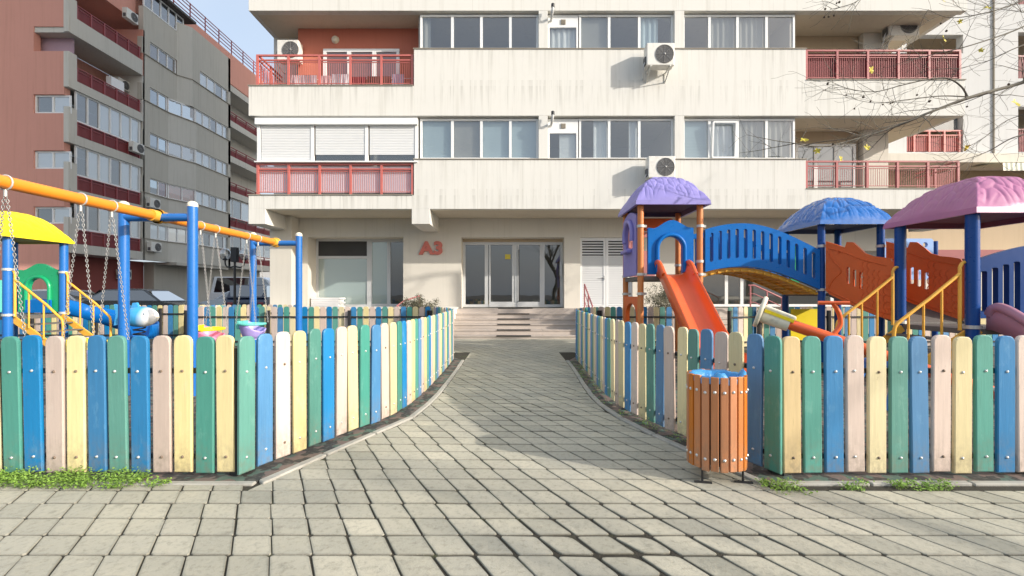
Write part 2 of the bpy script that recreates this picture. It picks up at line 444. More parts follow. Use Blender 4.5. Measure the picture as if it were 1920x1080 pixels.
# paving joint, paver and playground-mat materials
def paver_mat():
    m, nt, b = new_mat('paver_stone')
    v = coords(nt)
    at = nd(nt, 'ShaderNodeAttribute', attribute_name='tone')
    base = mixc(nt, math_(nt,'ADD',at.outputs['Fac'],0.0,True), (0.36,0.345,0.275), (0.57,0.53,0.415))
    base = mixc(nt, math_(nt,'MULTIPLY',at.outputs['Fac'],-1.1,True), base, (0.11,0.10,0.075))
    n1 = noise_(nt, v, 0.9, 6, 0.6)
    base = mixc(nt, math_(nt, 'MULTIPLY', ramp(nt, n1, 0.42, 0.66), 0.55), base, (0.33,0.325,0.285))
    n2 = noise_(nt, v, 30, 8, 0.75)
    base = mixc(nt, math_(nt, 'MULTIPLY', ramp(nt, n2, 0.5, 0.72), 0.65), base, (0.20,0.185,0.145))
    n3 = noise_(nt, v, 140, 4, 0.7)
    base = mixc(nt, math_(nt, 'MULTIPLY', ramp(nt, n3, 0.58, 0.72), 0.45), base, (0.58,0.56,0.48))
    n4 = noise_(nt, v, 9, 7, 0.7)
    base = mixc(nt, math_(nt, 'MULTIPLY', ramp(nt, n4, 0.56, 0.70), 0.5), base, (0.21,0.20,0.16))
    lk(nt, base, b.inputs['Base Color']); b.inputs['Roughness'].default_value = 0.85
    b.inputs['Specular IOR Level'].default_value = 0.3
    h = math_(nt, 'ADD', math_(nt, 'MULTIPLY', noise_(nt, v, 24, 6, 0.65), 1.0), math_(nt, 'MULTIPLY', n3, 0.35))
    bump(nt, b, h, 0.55, 0.010)
    return m
MT['paver'] = paver_mat()
def joint_mat():
    m, nt, b = new_mat('joint_dirt'); v = coords(nt)
    c = mixc(nt, noise_(nt, v, 30, 6), (0.022,0.019,0.014), (0.07,0.062,0.044))
    c = mixc(nt, math_(nt, 'MULTIPLY', ramp(nt, noise_(nt, v, 4, 5), 0.58, 0.7), 0.6), c, (0.09,0.11,0.035))
    lk(nt, c, b.inputs['Base Color']); b.inputs['Roughness'].default_value = 0.95
    bump(nt, b, noise_(nt, v, 120, 5), 0.8, 0.01); return m
MT['joint'] = joint_mat()
def camo_mat():
    m, nt, b = new_mat('camouflage_mat'); v = coords(nt)
    n = noise_(nt, v, 7, 2, 0.5); n2 = noise_(nt, coords(nt, scale=(1.3,1,1)), 9, 2, 0.5)
    c = mixc(nt, ramp(nt, n, 0.50, 0.52), (0.045,0.043,0.038), (0.17,0.125,0.105))
    c = mixc(nt, ramp(nt, n2, 0.56, 0.58), c, (0.085,0.135,0.105))
    c = mixc(nt, math_(nt, 'MULTIPLY', ramp(nt, noise_(nt, v, 30, 6), 0.5, 0.7), 0.4), c, (0.2,0.19,0.16))
    lk(nt, c, b.inputs['Base Color']); b.inputs['Roughness'].default_value = 0.75
    bump(nt, b, noise_(nt, v, 60, 4), 0.3, 0.01); return m
MT['camo'] = camo_mat()

# ---------------------------------------------------------------- ground
def grid_sheet(x0, x1, y0, y1, z, nx=1, ny=1):
    mb = MB(); vs = []; fs = []
    for j in range(ny+1):
        for i in range(nx+1):
            vs.append((x0+(x1-x0)*i/nx, y0+(y1-y0)*j/ny, z))
    for j in range(ny):
        for i in range(nx):
            a = j*(nx+1)+i; fs.append((a,a+1,a+nx+2,a+nx+1))
    return mb.add(vs, fs)
obj('ground', grid_sheet(-900,900,-900,900,-0.05,4,4), MT['asphalt'], kind='structure')

# fence lines, walked so that the outer face is on the right-hand side
FY = 2.885
LSIDE = [(-1.70,2.885),(-1.654,3.014),(-1.603,3.127),(-1.55,3.234),(-1.505,3.333),(-1.459,3.456),(-1.411,3.57),(-1.364,3.69),(-1.30,3.84),(-1.20,4.05),(-1.115,4.30),(-1.06,4.73),(-1.03,5.3),(-1.022,6.0),(-1.02,6.8),(-1.03,7.6),(-1.04,8.0)]
RSIDE = [(1.69,2.885),(1.655,2.97),(1.60,3.09),(1.52,3.27),(1.44,3.47),(1.385,3.67),(1.325,3.79),(1.25,4.04),(1.185,4.27),(1.12,4.58),(1.085,5.03),(1.085,5.5),(1.115,6.37),(1.14,7.35),(1.147,7.98)]
def xat(line, y):
    for (x0,y0),(x1,y1) in zip(line, line[1:]):
        if y0 <= y <= y1: return x0+(x1-x0)*(y-y0)/(y1-y0), (x1-x0)/(y1-y0)
    return (line[0][0], 0) if y < line[0][1] else (line[-1][0], 0)

# ---------------------------------------------------------------- pavement
pavement = obj('pavement', grid_sheet(-9,9,-2.5,12.2,-0.007,2,2), MT['joint'], kind='structure')
PW, PD, SK = 0.181, 0.1658, 0.515
def clip(poly, a, b, c):           # keep a*x+b*y <= c
    out = []
    for i in range(len(poly)):
        p = poly[i]; q = poly[(i+1) % len(poly)]
        fp = a*p[0]+b*p[1]-c; fq = a*q[0]+b*q[1]-c
        if fp <= 0: out.append(p)
        if (fp < 0 < fq) or (fq < 0 < fp):
            t = fp/(fp-fq); out.append((p[0]+(q[0]-p[0])*t, p[1]+(q[1]-p[1])*t))
    return out
def paver_poly(x, y, w):
    g = 0.0042 + 0.010*w; gx = 0.0034 + 0.010*w
    jx = lambda: random.uniform(-1,1)*(0.0022+0.007*w)
    sk = SK*PD
    cs = [(x+gx, y+g),(x+PW-gx, y+g),(x+PW-gx-sk, y+PD-g),(x+gx-sk, y+PD-g)]
    cs = [(a+jx(), b+jx()) for a, b in cs]
    rr = [0.007+random.random()*0.005 + max(0, w-0.2*random.random())*random.uniform(0.01,0.055) for _ in cs]
    out = []
    for i in range(4):
        p = Vector(cs[i]); a = Vector(cs[i-1]); b = Vector(cs[(i+1)%4])
        p0 = p + (a-p).normalized()*rr[i]; p1 = p + (b-p).normalized()*rr[i]
        for t in ((0,0.33,0.67,1) if w > 0.12 else (0,1)):
            q = p0*(1-t)**2 + p*2*t*(1-t) + p1*t*t
            out.append((q.x, q.y))
    return out
def add_paver(mb, poly, z, tilt, tones, tone):
    n = len(poly); cx = sum(p[0] for p in poly)/n; cy = sum(p[1] for p in poly)/n
    k = 0.003
    def inset(p, k=k):
        d = Vector((p[0]-cx, p[1]-cy)); L = d.length; k = min(k, L*.5)
        return (cx + d.x*(1-k/L), cy + d.y*(1-k/L))
    zz = lambda p: z + tilt[0]*(p[0]-cx) + tilt[1]*(p[1]-cy)
    vs = [(p[0],p[1],-0.03) for p in poly] + [(p[0],p[1],zz(p)-0.003) for p in poly] + [(*inset(p), zz(p)) for p in poly] + [(*inset(p,.017), zz(p)) for p in poly]
    fs = [(i,(i+1)%n,n+(i+1)%n,n+i) for i in range(n)] + [(n+i,n+(i+1)%n,2*n+(i+1)%n,2*n+i) for i in range(n)] + [(2*n+i,2*n+(i+1)%n,3*n+(i+1)%n,3*n+i) for i in range(n)] + [tuple(range(3*n,4*n))]
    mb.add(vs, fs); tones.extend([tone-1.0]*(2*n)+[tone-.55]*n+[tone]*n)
pav = []
row = -20; y = 1.35-20*PD
while y < 11.86:
    for i in range(-50, 51):
        x = i*PW + ((row*SK*PD) % PW)*-1 + random.uniform(-.002,.002) - (0.008 if row % 3 == 0 else 0)
        cx = x+PW/2-SK*PD/2; cy = y+PD/2
        if cy < 2.76:
            if abs(cx) > 7.6: continue
            poly0 = None
        w = max(0.0, math.exp(-((cx-0.55)**2/0.75+(cy-1.95)**2/0.35)) + 0.22*noise.noise((cx*0.9,cy*0.9,3.1)) - 0.02)
        w = max(w, 0.35*math.exp(-((cx-0.25)**2/0.35+(cy-4.6)**2/2.2)))
        w = min(1.0, w)*random.uniform(0.25,1.0)
        poly = paver_poly(x, y, w)
        if y+PD > 2.74:
            (xl, sl) = xat(LSIDE, max(cy, 2.9)); (xr, sr) = xat(RSIDE, max(cy, 2.9))
            ol, orr = 0.205, -0.205
            if cy < 9.2:
                if cx < xl-1.2 or cx > xr+1.2: 
                    if cy > 2.9: continue
                if cy > 2.70:
                    L = math.hypot(1, sl); 
                    if not (cx < -1.62 and cy < 2.76):
                        yy = max(cy, 2.9)
                        poly = clip(poly, -1, sl, -(xl+ol*L) + sl*yy)
                        L = math.hypot(1, sr)
                        if len(poly) > 2: poly = clip(poly, 1, -sr, (xr+orr*L) - sr*yy)
                    if len(poly) > 2 and abs(cx) > 1.6: poly = clip(poly, 0, 1, 2.755)
            elif abs(cx) > 2.6: continue
        if len(poly) < 3: continue
        A = 0.5*sum(poly[j][0]*poly[(j+1)%len(poly)][1]-poly[(j+1)%len(poly)][0]*poly[j][1] for j in range(len(poly)))
        if A < 0.0012: continue
        vis = abs(cx)*F/cy < 975 and cy > 1.80
        pav.append((A/cy**3 if vis else 0, poly, random.uniform(-.0012,.0012), (random.uniform(-.006,.006), random.uniform(-.006,.006)), min(1,max(0,random.gauss(0.56,0.17))), cx, cy))
    y += PD; row += 1
pav.sort(key=lambda t: -t[0])
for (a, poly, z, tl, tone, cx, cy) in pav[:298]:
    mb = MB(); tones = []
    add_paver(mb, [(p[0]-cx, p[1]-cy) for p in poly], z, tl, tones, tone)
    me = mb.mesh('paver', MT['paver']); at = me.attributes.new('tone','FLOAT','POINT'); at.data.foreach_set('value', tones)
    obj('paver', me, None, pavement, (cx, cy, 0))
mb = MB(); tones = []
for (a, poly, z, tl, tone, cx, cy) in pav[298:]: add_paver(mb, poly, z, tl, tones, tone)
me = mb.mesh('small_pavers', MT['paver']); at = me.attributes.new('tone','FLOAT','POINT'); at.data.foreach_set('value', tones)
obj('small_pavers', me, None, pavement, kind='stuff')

# ---------------------------------------------------------------- playground mats
def off(line, d):
    pts = [Vector((p[0],p[1])) for p in line]; out = []
    for i, p in enumerate(pts):
        t = (pts[min(i+1,len(pts)-1)] - pts[max(i-1,0)]).normalized()
        out.append(p + Vector((t.y, -t.x))*d)
    return out
LE = off(LSIDE, 0.14); RE = off(RSIDE, -0.14)
def mat_sheet(name, edge, sgn):
    mb = MB()
    pts = [(edge[0].x, 2.80)] + [(p.x,p.y) for p in edge[1:]] + [(sgn*1.85,10.15), (sgn*16,10.15), (sgn*16,2.80)]
    vs = [(p[0],p[1],0.006) for p in pts]
    tr = tessellate_polygon([[Vector(v) for v in vs]])
    fs = []
    for t in tr:
        a,b,c = (Vector(vs[i]) for i in t)
        fs.append(tuple(t) if (b-a).cross(c-a).z > 0 else tuple(t)[::-1])
    mb.add(vs, fs)
    n = len(vs); low = [(v[0],v[1],-0.045) for v in vs]
    mb.add(vs+low, [(i,n+i,n+(i+1)%n,(i+1)%n) if sgn > 0 else (i,(i+1)%n,n+(i+1)%n,n+i) for i in range(n)])
    return obj(name, mb, MT['camo'], kind='structure')
mat_sheet('playground_floor', LE, -1); mat_sheet('playground_floor', RE, 1)
mbx = MB(); mbx.box(-16,-7.0,10.152,11.9,-0.045,0.004)
obj('playground_floor', mbx, MT['camo'], kind='structure')

# kerb stones along both mats
def kerb_run(line, d0, d1, sgn, front):
    kerb = bpy.data.objects.new('kerb', None); COL.objects.link(kerb); tag(kerb, kind='structure')
    A = off(line, d0); B = off(line, d1)
    A[0] = Vector((A[0].x, 2.80)); B[0] = Vector((B[0].x, 2.752))
    def stone(a0, b0, a1, b1, h):
        g = 0.006; d = (a1-a0).normalized()*g; e = (b1-b0).normalized()*g
        q = [a0+d, a1-d, b1-e, b0+e]; mb = MB()
        vs = [(p.x,p.y,-0.04) for p in q] + [(p.x,p.y,h) for p in q]
        fs = [(0,1,2,3)[::-1],(4,5,6,7),(0,1,5,4),(1,2,6,5),(2,3,7,6),(3,0,4,7)]
        c = (vs[4][0]-vs[5][0]); nrm = (Vector(vs[5])-Vector(vs[4])).cross(Vector(vs[6])-Vector(vs[5])).z
        if nrm < 0: fs = [f[::-1] for f in fs]
        mb.add(vs, fs); obj('kerb_stone', mb, MT['concrete'], kerb, bevel=0.006, seg=1)
    def resample(pts, step):
        out = [pts[0]]; acc = 0
        for p, q in zip(pts, pts[1:]):
            n = max(1, int((q-p).length/0.05))
            for k in range(1, n+1):
                r = p.lerp(q, k/n); acc += (p.lerp(q,(k-1)/n)-r).length
                if acc >= step: out.append(r); acc = 0
        out.append(pts[-1]); return out
    ra = resample(A, 0.5)
    for a0, a1 in zip(ra, ra[1:]):
        if (a1-a0).length < 0.08: continue
        def mate(p):
            best = min(range(len(A)-1), key=lambda i: min((A[i].lerp(A[i+1],t/6)-p).length for t in range(7)))
            t = min(range(7), key=lambda t: (A[best].lerp(A[best+1],t/6)-p).length)/6
            return B[best].lerp(B[best+1], t)
        stone(a0, mate(a0), a1, mate(a1), 0.011+random.uniform(-.003,.003))
    x = A[0].x; ln = 0.62
    for k in range(12):
        x0 = x + sgn*ln*k; x1 = x0 + sgn*ln
        stone(Vector((x0,2.80)), Vector((x0,2.752)), Vector((x1,2.80)), Vector((x1,2.752)), 0.009+random.uniform(-.003,.003))
kerb_run(LSIDE, 0.145, 0.20, -1, True); kerb_run(RSIDE, -0.145, -0.20, 1, True)

# ---------------------------------------------------------------- fences
PLW, PLT, PZ0, PZ1 = 0.1125, 0.021, 0.03, 0.893
def plank_mesh(c, var):
    mb = MB(); w = PLW/2; pts = [(-w,PZ0),(w,PZ0)]
    n = 8; hr = 0.045 + 0.006*var
    for i in range(n+1):
        a = math.pi*i/n; ca, sa = math.cos(a), math.sin(a)
        pts.append((w*math.copysign(abs(ca)**0.72,ca), PZ1-hr + hr*abs(sa)**0.8))
    # bevelled face towards -y
    k = 0.006; ins = []
    cz = (PZ0+PZ1)/2
    for x, z in pts:
        ins.append((x*(1-k/w), cz+(z-cz)*(1-k/0.43)))
    N = len(pts); t = PLT
    vs = [(x,0,z) for x,z in pts] + [(x,-t+k*0.8,z) for x,z in pts] + [(x,-t,z) for x,z in ins]
    fs = [tuple(range(N))[::-1]] + [(i,(i+1)%N,N+(i+1)%N,N+i)[::-1] for i in range(N)] + [(N+i,N+(i+1)%N,2*N+(i+1)%N,2*N+i)[::-1] for i in range(N)] + [tuple(range(2*N,3*N))]
    mb.add(vs, [f[::-1] for f in fs])
    for z in (0.128, 0.668):
        dx = (0.006, -0.008, 0.0)[var]
        prof = [(0.0095, -t+0.001),(0.0085,-t-0.004),(0.005,-t-0.0075),(0.0001,-t-0.0085)]
        mb.lathe(prof, 8, (dx, 0, z), 'y', 1)
    me = mb.mesh('plank', [MT['p_'+c], MT['boltr'] if c in ('pink','yellow','wood') and var != 1 else MT['bolt']])
    return me
PM = {(c,v): plank_mesh(c, v) for c in ('yellow','green','blue','pink','wood') for v in range(3)}
CYC = ['green','blue','pink','yellow']
def run_fence(parent, line, side, colours=None, pitch=0.1353, start=0, lean=0.0, phase=0.0):
    """side=+1: outer face on the right when walking the line"""
    pts = [Vector((p[0],p[1])) for p in line]; S = [0]
    for p, q in zip(pts, pts[1:]): S.append(S[-1]+(q-p).length)
    def at(s):
        for i in range(len(pts)-1):
            if s <= S[i+1] or i == len(pts)-2:
                t = (s-S[i])/(S[i+1]-S[i]); return pts[i].lerp(pts[i+1], t)
    def tan(s):
        a = at(max(0,s-0.06)); b = at(min(S[-1],s+0.06)); return (b-a).normalized()
    k = 0; s = pitch/2 + phase
    while s <= S[-1]-pitch*0.25:
        p = at(s); t = tan(s); nrm = Vector((t.y,-t.x))*side
        c = colours[k] if colours and k < len(colours) else CYC[(k+start) % 4]
        o = bpy.data.objects.new('plank', PM[(c, random.randrange(3))]); COL.objects.link(o); o.parent = parent
        o.location = (p.x, p.y, random.uniform(-.006,.006))
        rz = math.atan2(nrm.y, nrm.x) + math.pi/2
        ln = lean if not callable(lean) else lean(p)
        o.rotation_euler = (random.uniform(-.006,.006), ln+random.gauss(0,0.006), rz+random.gauss(0,0.012))
        s += pitch + random.uniform(-.004,.004); k += 1
    for z in (0.128, 0.668):
        mb = MB(); ip = []
        m = max(2, int(S[-1]/0.15)); 
        for i in range(m+1):
            q = at(S[-1]*i/m); t = tan(S[-1]*i/m); nn = Vector((t.y,-t.x))*side
            ip.append((q.x-nn.x*0.0145, q.y-nn.y*0.0145, z))
        mb.sweep(ip, [(-.0125,-.016),(.0125,-.016),(.0125,.016),(-.0125,.016)], smooth=False)
        obj('rail', mb, MT['black'], parent)
    m = max(1, round(S[-1]/1.7))
    for i in range(m+1):
        q = at(S[-1]*i/m); t = tan(S[-1]*i/m); nn = Vector((t.y,-t.x))*side
        mb = MB(); mb.box(-.03,.03,-.03,.03,-0.02,0.80)
        o = obj('post', mb, MT['black'], parent, (q.x-nn.x*0.058, q.y-nn.y*0.058, 0.012)); o.rotation_euler[2] = math.atan2(t.y,t.x)
LF = thing('picket_fence', 'pastel picket fence round the swings, left of the paved path', 'fence', (-4,2.885,0))
def lp(line): return [(x+4.0, y-2.885) for x, y in line]
cols = ['yellow','green','blue','pink','yellow','blue','green','blue','pink','yellow','green','yellow']
# front run: walk +x, planks end at the corner
xs0 = -1.725 - 0.1353*46
front = [CYC[(i+2) % 4] for i in range(34)] + cols
run_fence(LF, lp([(xs0,FY),(-1.725,FY)]), 1, front, lean=lambda p: -0.035 + 0.03*min(1,max(0,(p.x-4.0+4.0+0.2)/2.0)))
run_fence(LF, lp(LSIDE), 1, None, start=0, phase=-0.058)
run_fence(LF, lp([(-1.04,8.0),(-1.12,8.5),(-1.35,9.3),(-1.78,10.0)]), 1, None, start=0)
run_fence(LF, lp([(-1.78,10.0),(-7.1,10.0)]), 1, None, start=1)
run_fence(LF, lp([(-7.1,10.0),(-7.3,11.6)]), 1, None, start=2)
run_fence(LF, lp([(-7.3,11.6),(-13.8,11.6)]), 1, None, start=3)
RF = thing('picket_fence', 'pastel picket fence round the slides, right of the paved path', 'fence', (4,2.885,0))
def rp(line): return [(x-4.0, y-2.885) for x, y in line]
rc = ['wood','green','blue','pink','yellow','green','blue','pink','yellow','green','blue','pink']
front = rc + [CYC[(i+3) % 4] for i in range(34)]
run_fence(RF, rp([(1.70,FY),(1.70+0.1353*46,FY)]), 1, front, lean=-0.008)
run_fence(RF, rp([(p[0]-0.012,p[1]) for p in RSIDE]), -1, ['green','blue','yellow','pink','blue','green','yellow','pink','blue','green','yellow','pink','blue','yellow'], start=0, lean=0.0, phase=-0.05)
run_fence(RF, rp([(1.135,7.98),(1.25,8.7),(1.5,9.4),(1.88,9.95)]), -1, None, start=1)
run_fence(RF, rp([(1.88,9.95),(3.75,9.95)]), -1, None, start=2)
run_fence(RF, rp([(4.62,9.75),(5.02,9.85),(5.4,10.0)]), -1, None, start=0)
run_fence(RF, rp([(5.4,10.0),(11.5,10.0)]), -1, None, start=3)
BF = thing('picket_fence', 'short far picket fence in front of the parked white van', 'fence', (-7.3,12.1,0))
run_fence(BF, [(1.6,0),(-1.5,0)], 1, None, start=1)
# ---------------------------------------------------------------- main apartment building
FD = 12.65; FS = F/FD
def FX(px): return (px-960)/FS
def FZ(py): return CH + (HZ-py)/FS
WD = 14.2; WS = F/WD
def WX(px): return (px-960)/WS
def WZ(py): return CH + (HZ-py)/WS
main = thing('apartment_building', 'cream rendered apartment block with ribbon windows and balconies facing the path', 'building', (0,WD,0))
def mp(name, mb, mats, parent=None, **kw):      # part of the main block, built in world coordinates
    mb.v = [(x, y-WD, z) for x,y,z in mb.v]
    return obj(name, mb, mats, parent or main, **kw)
Z1, Z2, Z3 = 3.54, FZ(217), FZ(20)
S1, S2 = FZ(299), FZ(92)
XL, XR = FX(466), FX(1806)
XA, XB = FX(776), FX(1511)
def bx(*a): return MB().box(*a)
W = MT['facade']
mp('parapet', bx(XA,XB,FD,FD+.2,Z1,S1), W, bevel=.006)
mp('parapet', bx(XL,XA,FD,FD+.2,Z1,FZ(366)), W, bevel=.006)
mp('parapet', bx(XB,XR,FD,FD+.2,Z1,FZ(354)), W, bevel=.006)
mp('parapet', bx(XA,XB,FD,FD+.2,Z2,S2), W, bevel=.006)
mp('parapet', bx(XL,XA,FD,FD+.2,Z2,FZ(161)), W, bevel=.006)
mp('parapet', bx(XB,XR+.05,FD,FD+.2,Z2,FZ(150)), W, bevel=.006)
mp('parapet', bx(XL,XR+.12,FD,FD+.2,Z3,12.6), W, bevel=.006)
# balcony end parapets
for z0, z1 in ((Z1,FZ(366)),(Z2,FZ(161)),(Z3,12.6)): mp('parapet', bx(XL,XL+.14,FD+.2,14.3,z0,z1), W)
for z0, z1 in ((Z1,FZ(354)),(Z2,FZ(150)),(Z3,12.6)): mp('parapet', bx(XR-.14,XR,FD+.2,14.3,z0,z1), W)
# stone copings, thin and dark
for x0,x1,z in ((XA-.02,XB+.02,S1),(XA-.02,XB+.02,S2),(XL-.02,XA-.02,FZ(366)),(XL-.02,XA-.02,FZ(161)),(XB+.02,XR+.02,FZ(354)),(XB+.02,XR+.07,FZ(150))):
    mp('coping', bx(x0,x1,FD-.025,FD+.22,z,z+.022), MT['sill'])
# floor slabs (soffits)
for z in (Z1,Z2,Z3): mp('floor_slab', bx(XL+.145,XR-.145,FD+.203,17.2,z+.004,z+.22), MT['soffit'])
# piers between the window strips
for pa, pb in ((1010,1027),(1265,1283)):
    for z0,z1 in ((S1+.022,Z2),(S2+.022,Z3)): mp('pier', bx(FX(pa),FX(pb),FD+.003,FD+.2,z0,z1), W, bevel=.005)
# downstand beams below the overhang
for pa, pb in ((466,498),(772,806),(1795,1826)):
    mb = MB(); x0, x1 = FX(pa), FX(pb); zb = FZ(420)
    mb.box(x0,x1,FD-.004,WD+.02,zb,Z1)
    mp('beam', mb, W, bevel=.006)
# back walls of the balconies and rooms
xw0 = XL+.68
bw = MB(); bw.box(-6.35,FX(783)-.03,13.5,13.7,Z2+.22,Z3)
mp('balcony_wall', bw, MT['salmon'])
bw = MB(); bw.box(-6.35,FX(783)-.03,13.5,13.7,Z1+.22,Z2)
mp('balcony_wall', bw, MT['lowerwall'])
for z0,z1 in ((Z1+.225,Z2),(Z2+.225,Z3)):
    mp('column', bx(-7.33,-6.36,14.0,14.4,z0,z1), W)
    mp('column', bx(10.6,11.35,13.72,14.4,z0,z1), MT['lowerwall'])
    mp('balcony_wall', bx(FX(1497)+.02,10.58,13.9,14.1,z0,z1), MT['tan'])
    mp('balcony_wall', bx(FX(783)-.02,FX(783)+.10,FD+.24,13.9,z0,z1), MT['room'])
    mp('balcony_wall', bx(FX(1497)-.10,FX(1497)+.015,FD+.24,13.9,z0,z1), MT['room'])
    mp('room_wall', bx(FX(783)+.1,FX(1497)-.1,15.4,15.5,z0,z1), MT['room'])
    for pa in (1018.5,1274): mp('room_wall', bx(FX(pa)-.06,FX(pa)+.06,FD+.24,15.39,z0,z1), MT['room'])
# glazed doors at the back of the balconies
def glazed(x0,x1,y,z0,z1,n,frame,pane,back=None,parent=None,fw=.06,transom=None):
    """window facing -y: frame ring with n lights, pane for each"""
    f = MB(); f.box(x0,x1,y,y+.07,z0,z0+fw); f.box(x0,x1,y,y+.07,z1-fw,z1)
    xs = [x0+(x1-x0)*i/n for i in range(n+1)] if isinstance(n,int) else n
    for i, x in enumerate(xs):
        w = fw if 0 < i < len(xs)-1 else fw/2
        c = x+fw/2*(1 if i==0 else (-1 if i==len(xs)-1 else 0))
        if i in (0,len(xs)-1): f.box(c-fw/2,c+fw/2,y,y+.07,z0+fw,z1-fw)
        else: f.box(c-fw*.62,c+fw*.62,y-.006,y+.07,z0+fw,z1-fw)
    wo = mp('window', f, frame, parent)
    for i in range(len(xs)-1):
        p = MB(); p.add([(xs[i]+.02,y+.03,z0+fw*.5),(xs[i+1]-.02,y+.03,z0+fw*.5),(xs[i+1]-.02,y+.03,z1-fw*.5),(xs[i]+.02,y+.03,z1-fw*.5)],[(0,1,2,3)])
        pm_ = pane[i] if isinstance(pane, list) else pane
        mp('pane', p, pm_, wo)
        b = back[i] if isinstance(back, list) else back
        if b: mp('curtain', curtain(xs[i]+.03,xs[i+1]-.03,y+.12,z0+.02,z1-.02,b), MT[b[0]], wo)
    return wo
def curtain(x0,x1,y,z0,z1,b):
    mb = MB(); kind = b[1] if len(b) > 1 else 'fold'; fr = b[2] if len(b) > 2 else 1.0; fx = b[3] if len(b) > 3 else 1.0
    z0 = z1-(z1-z0)*fr; x0 = x1-(x1-x0)*fx if fx > 0 else x0; 
    if fx < 0: x1 = x0-(x1-x0)*fx
    if kind == 'blind':
        n = max(3,int((z1-z0)/.085))
        for i in range(n):
            za = z0+(z1-z0)*i/n; zb = z0+(z1-z0)*(i+1)/n
            mb.add([(x0,y,za),(x1,y,za),(x1,y-.02,zb-.008),(x0,y-.02,zb-.008)],[(0,1,2,3)])
            mb.add([(x0,y-.02,zb-.008),(x1,y-.02,zb-.008),(x1,y,zb),(x0,y,zb)],[(0,1,2,3)])
    else:
        n = max(8,int((x1-x0)/.03)); top = []; bot = []
        for i in range(n+1):
            x = x0+(x1-x0)*i/n; yy = y+.022*math.sin(i*1.25+x0*7)+.01*math.sin(i*.37)
            bot.append((x,yy,z0)); top.append((x,yy,z1))
        mb.add(bot+top,[(i,i+1,n+2+i,n+1+i) for i in range(n)],0,True)
    return mb
CW=('curtain','fold',1,1); CG=('curtaing','fold',1,1); CB=('curtainb','blind',1,1); CGB=('curtaing','blind',1,1)
Y0 = FD+.13
g = MT['glass']
def strip(pxs, za, zb, backs, panes=None):
    xs = [FX(p) for p in pxs]
    return glazed(xs[0],xs[-1],Y0,za+.03,zb-.03,xs,MT['pvc'],panes or g,backs,fw=.058)
strip([786,847,902,957,1010], S1, Z2, [CB,('curtaing','blind',1,1),CB,CB])
strip([786,847,902,957,1010], S2, Z3, [('curtaing','fold',1,-.3),None,None,None])
strip([1283,1334,1387,1442,1496], S1, Z2, [CB,CW,CG,CG])
strip([1283,1334,1387,1442,1496], S2, Z3, [None,CG,CG,None])
def boxed_strip(z0,z1,backs):
    xs = [FX(p) for p in (1028,1087,1144,1201,1265)]; zt = z0+(z1-z0)*.64
    wo = glazed(xs[1]-.02,xs[4],Y0,z0+.03,z1-.03,xs[1:],MT['pvc'],g,backs[1:],fw=.058)
    f = MB(); f.box(xs[0],xs[1]-.025,Y0+.01,Y0+.06,zt,z1-.03); f.box(xs[0],xs[0]+.05,Y0+.01,Y0+.06,z0+.03,zt); f.box(xs[1]-.075,xs[1]-.025,Y0+.01,Y0+.06,z0+.03,zt); f.box(xs[0]+.05,xs[1]-.075,Y0+.01,Y0+.06,z0+.03,z0+.08)
    w2 = mp('window', f, MT['pvc'])
    p = MB(); p.add([(xs[0]+.04,Y0+.03,z0+.07),(xs[1]-.07,Y0+.03,z0+.07),(xs[1]-.07,Y0+.03,zt-.005),(xs[0]+.04,Y0+.03,zt-.005)],[(0,1,2,3)]); mp('pane', p, g, w2)
    if backs[0]: mp('curtain', curtain(xs[0]+.05,xs[1]-.08,Y0+.12,z0+.05,zt,backs[0]), MT[backs[0][0]], w2)
    v = MB(); vx = (xs[0]+xs[1])/2-.07; v.box(vx,vx+.13,Y0-.012,Y0+.008,z1-.30,z1-.17,0)
    for i in range(4): v.box(vx+.01,vx+.12,Y0-.02,Y0-.013,z1-.29+.028*i,z1-.275+.028*i,0)
    mp('vent_grille', v, MT['sill'], w2)
boxed_strip(S1,Z2,[('curtain','blind',1,.62),('curtain','fold',1,.5),('curtain','fold',1,.3),None])
boxed_strip(S2,Z3,[('curtain','fold',1,1),CGB,None,('curtainb','fold',1,-.6)])
# tilted sash in the lower right strip
mb = MB(); x0,x1 = FX(1339),FX(1382); z0,z1 = S1+.09,Z2-.16
for (a,b) in (((x0,z0),(x1,z0)),((x1,z0),(x1,z1)),((x1,z1),(x0,z1)),((x0,z1),(x0,z0))):
    ya = FD+.125-.10*((a[1]-z0)/(z1-z0))*0.8; yb = FD+.125-.10*((b[1]-z0)/(z1-z0))*0.8
    mb.bar((a[0],ya,a[1]),(b[0],yb,b[1]),.045,.045,up=(0,1,0))
mp('open_sash', mb, MT['pvc'])
# flue pipes above the vents
for z in (Z3-.08,Z2-.10):
    mb = MB(); x = FX(1034)
    mb.tube([(x,FD+.13,z-.12),(x,FD-.12,z-.12),(x+.01,FD-.19,z-.06),(x+.02,FD-.2,z+.05)],.035,10)
    mb.tube([(x+.02,FD-.2,z+.05),(x+.022,FD-.2,z+.14)],.048,10,1)
    mp('flue_pipe', mb, [MT['alu'],MT['black']])

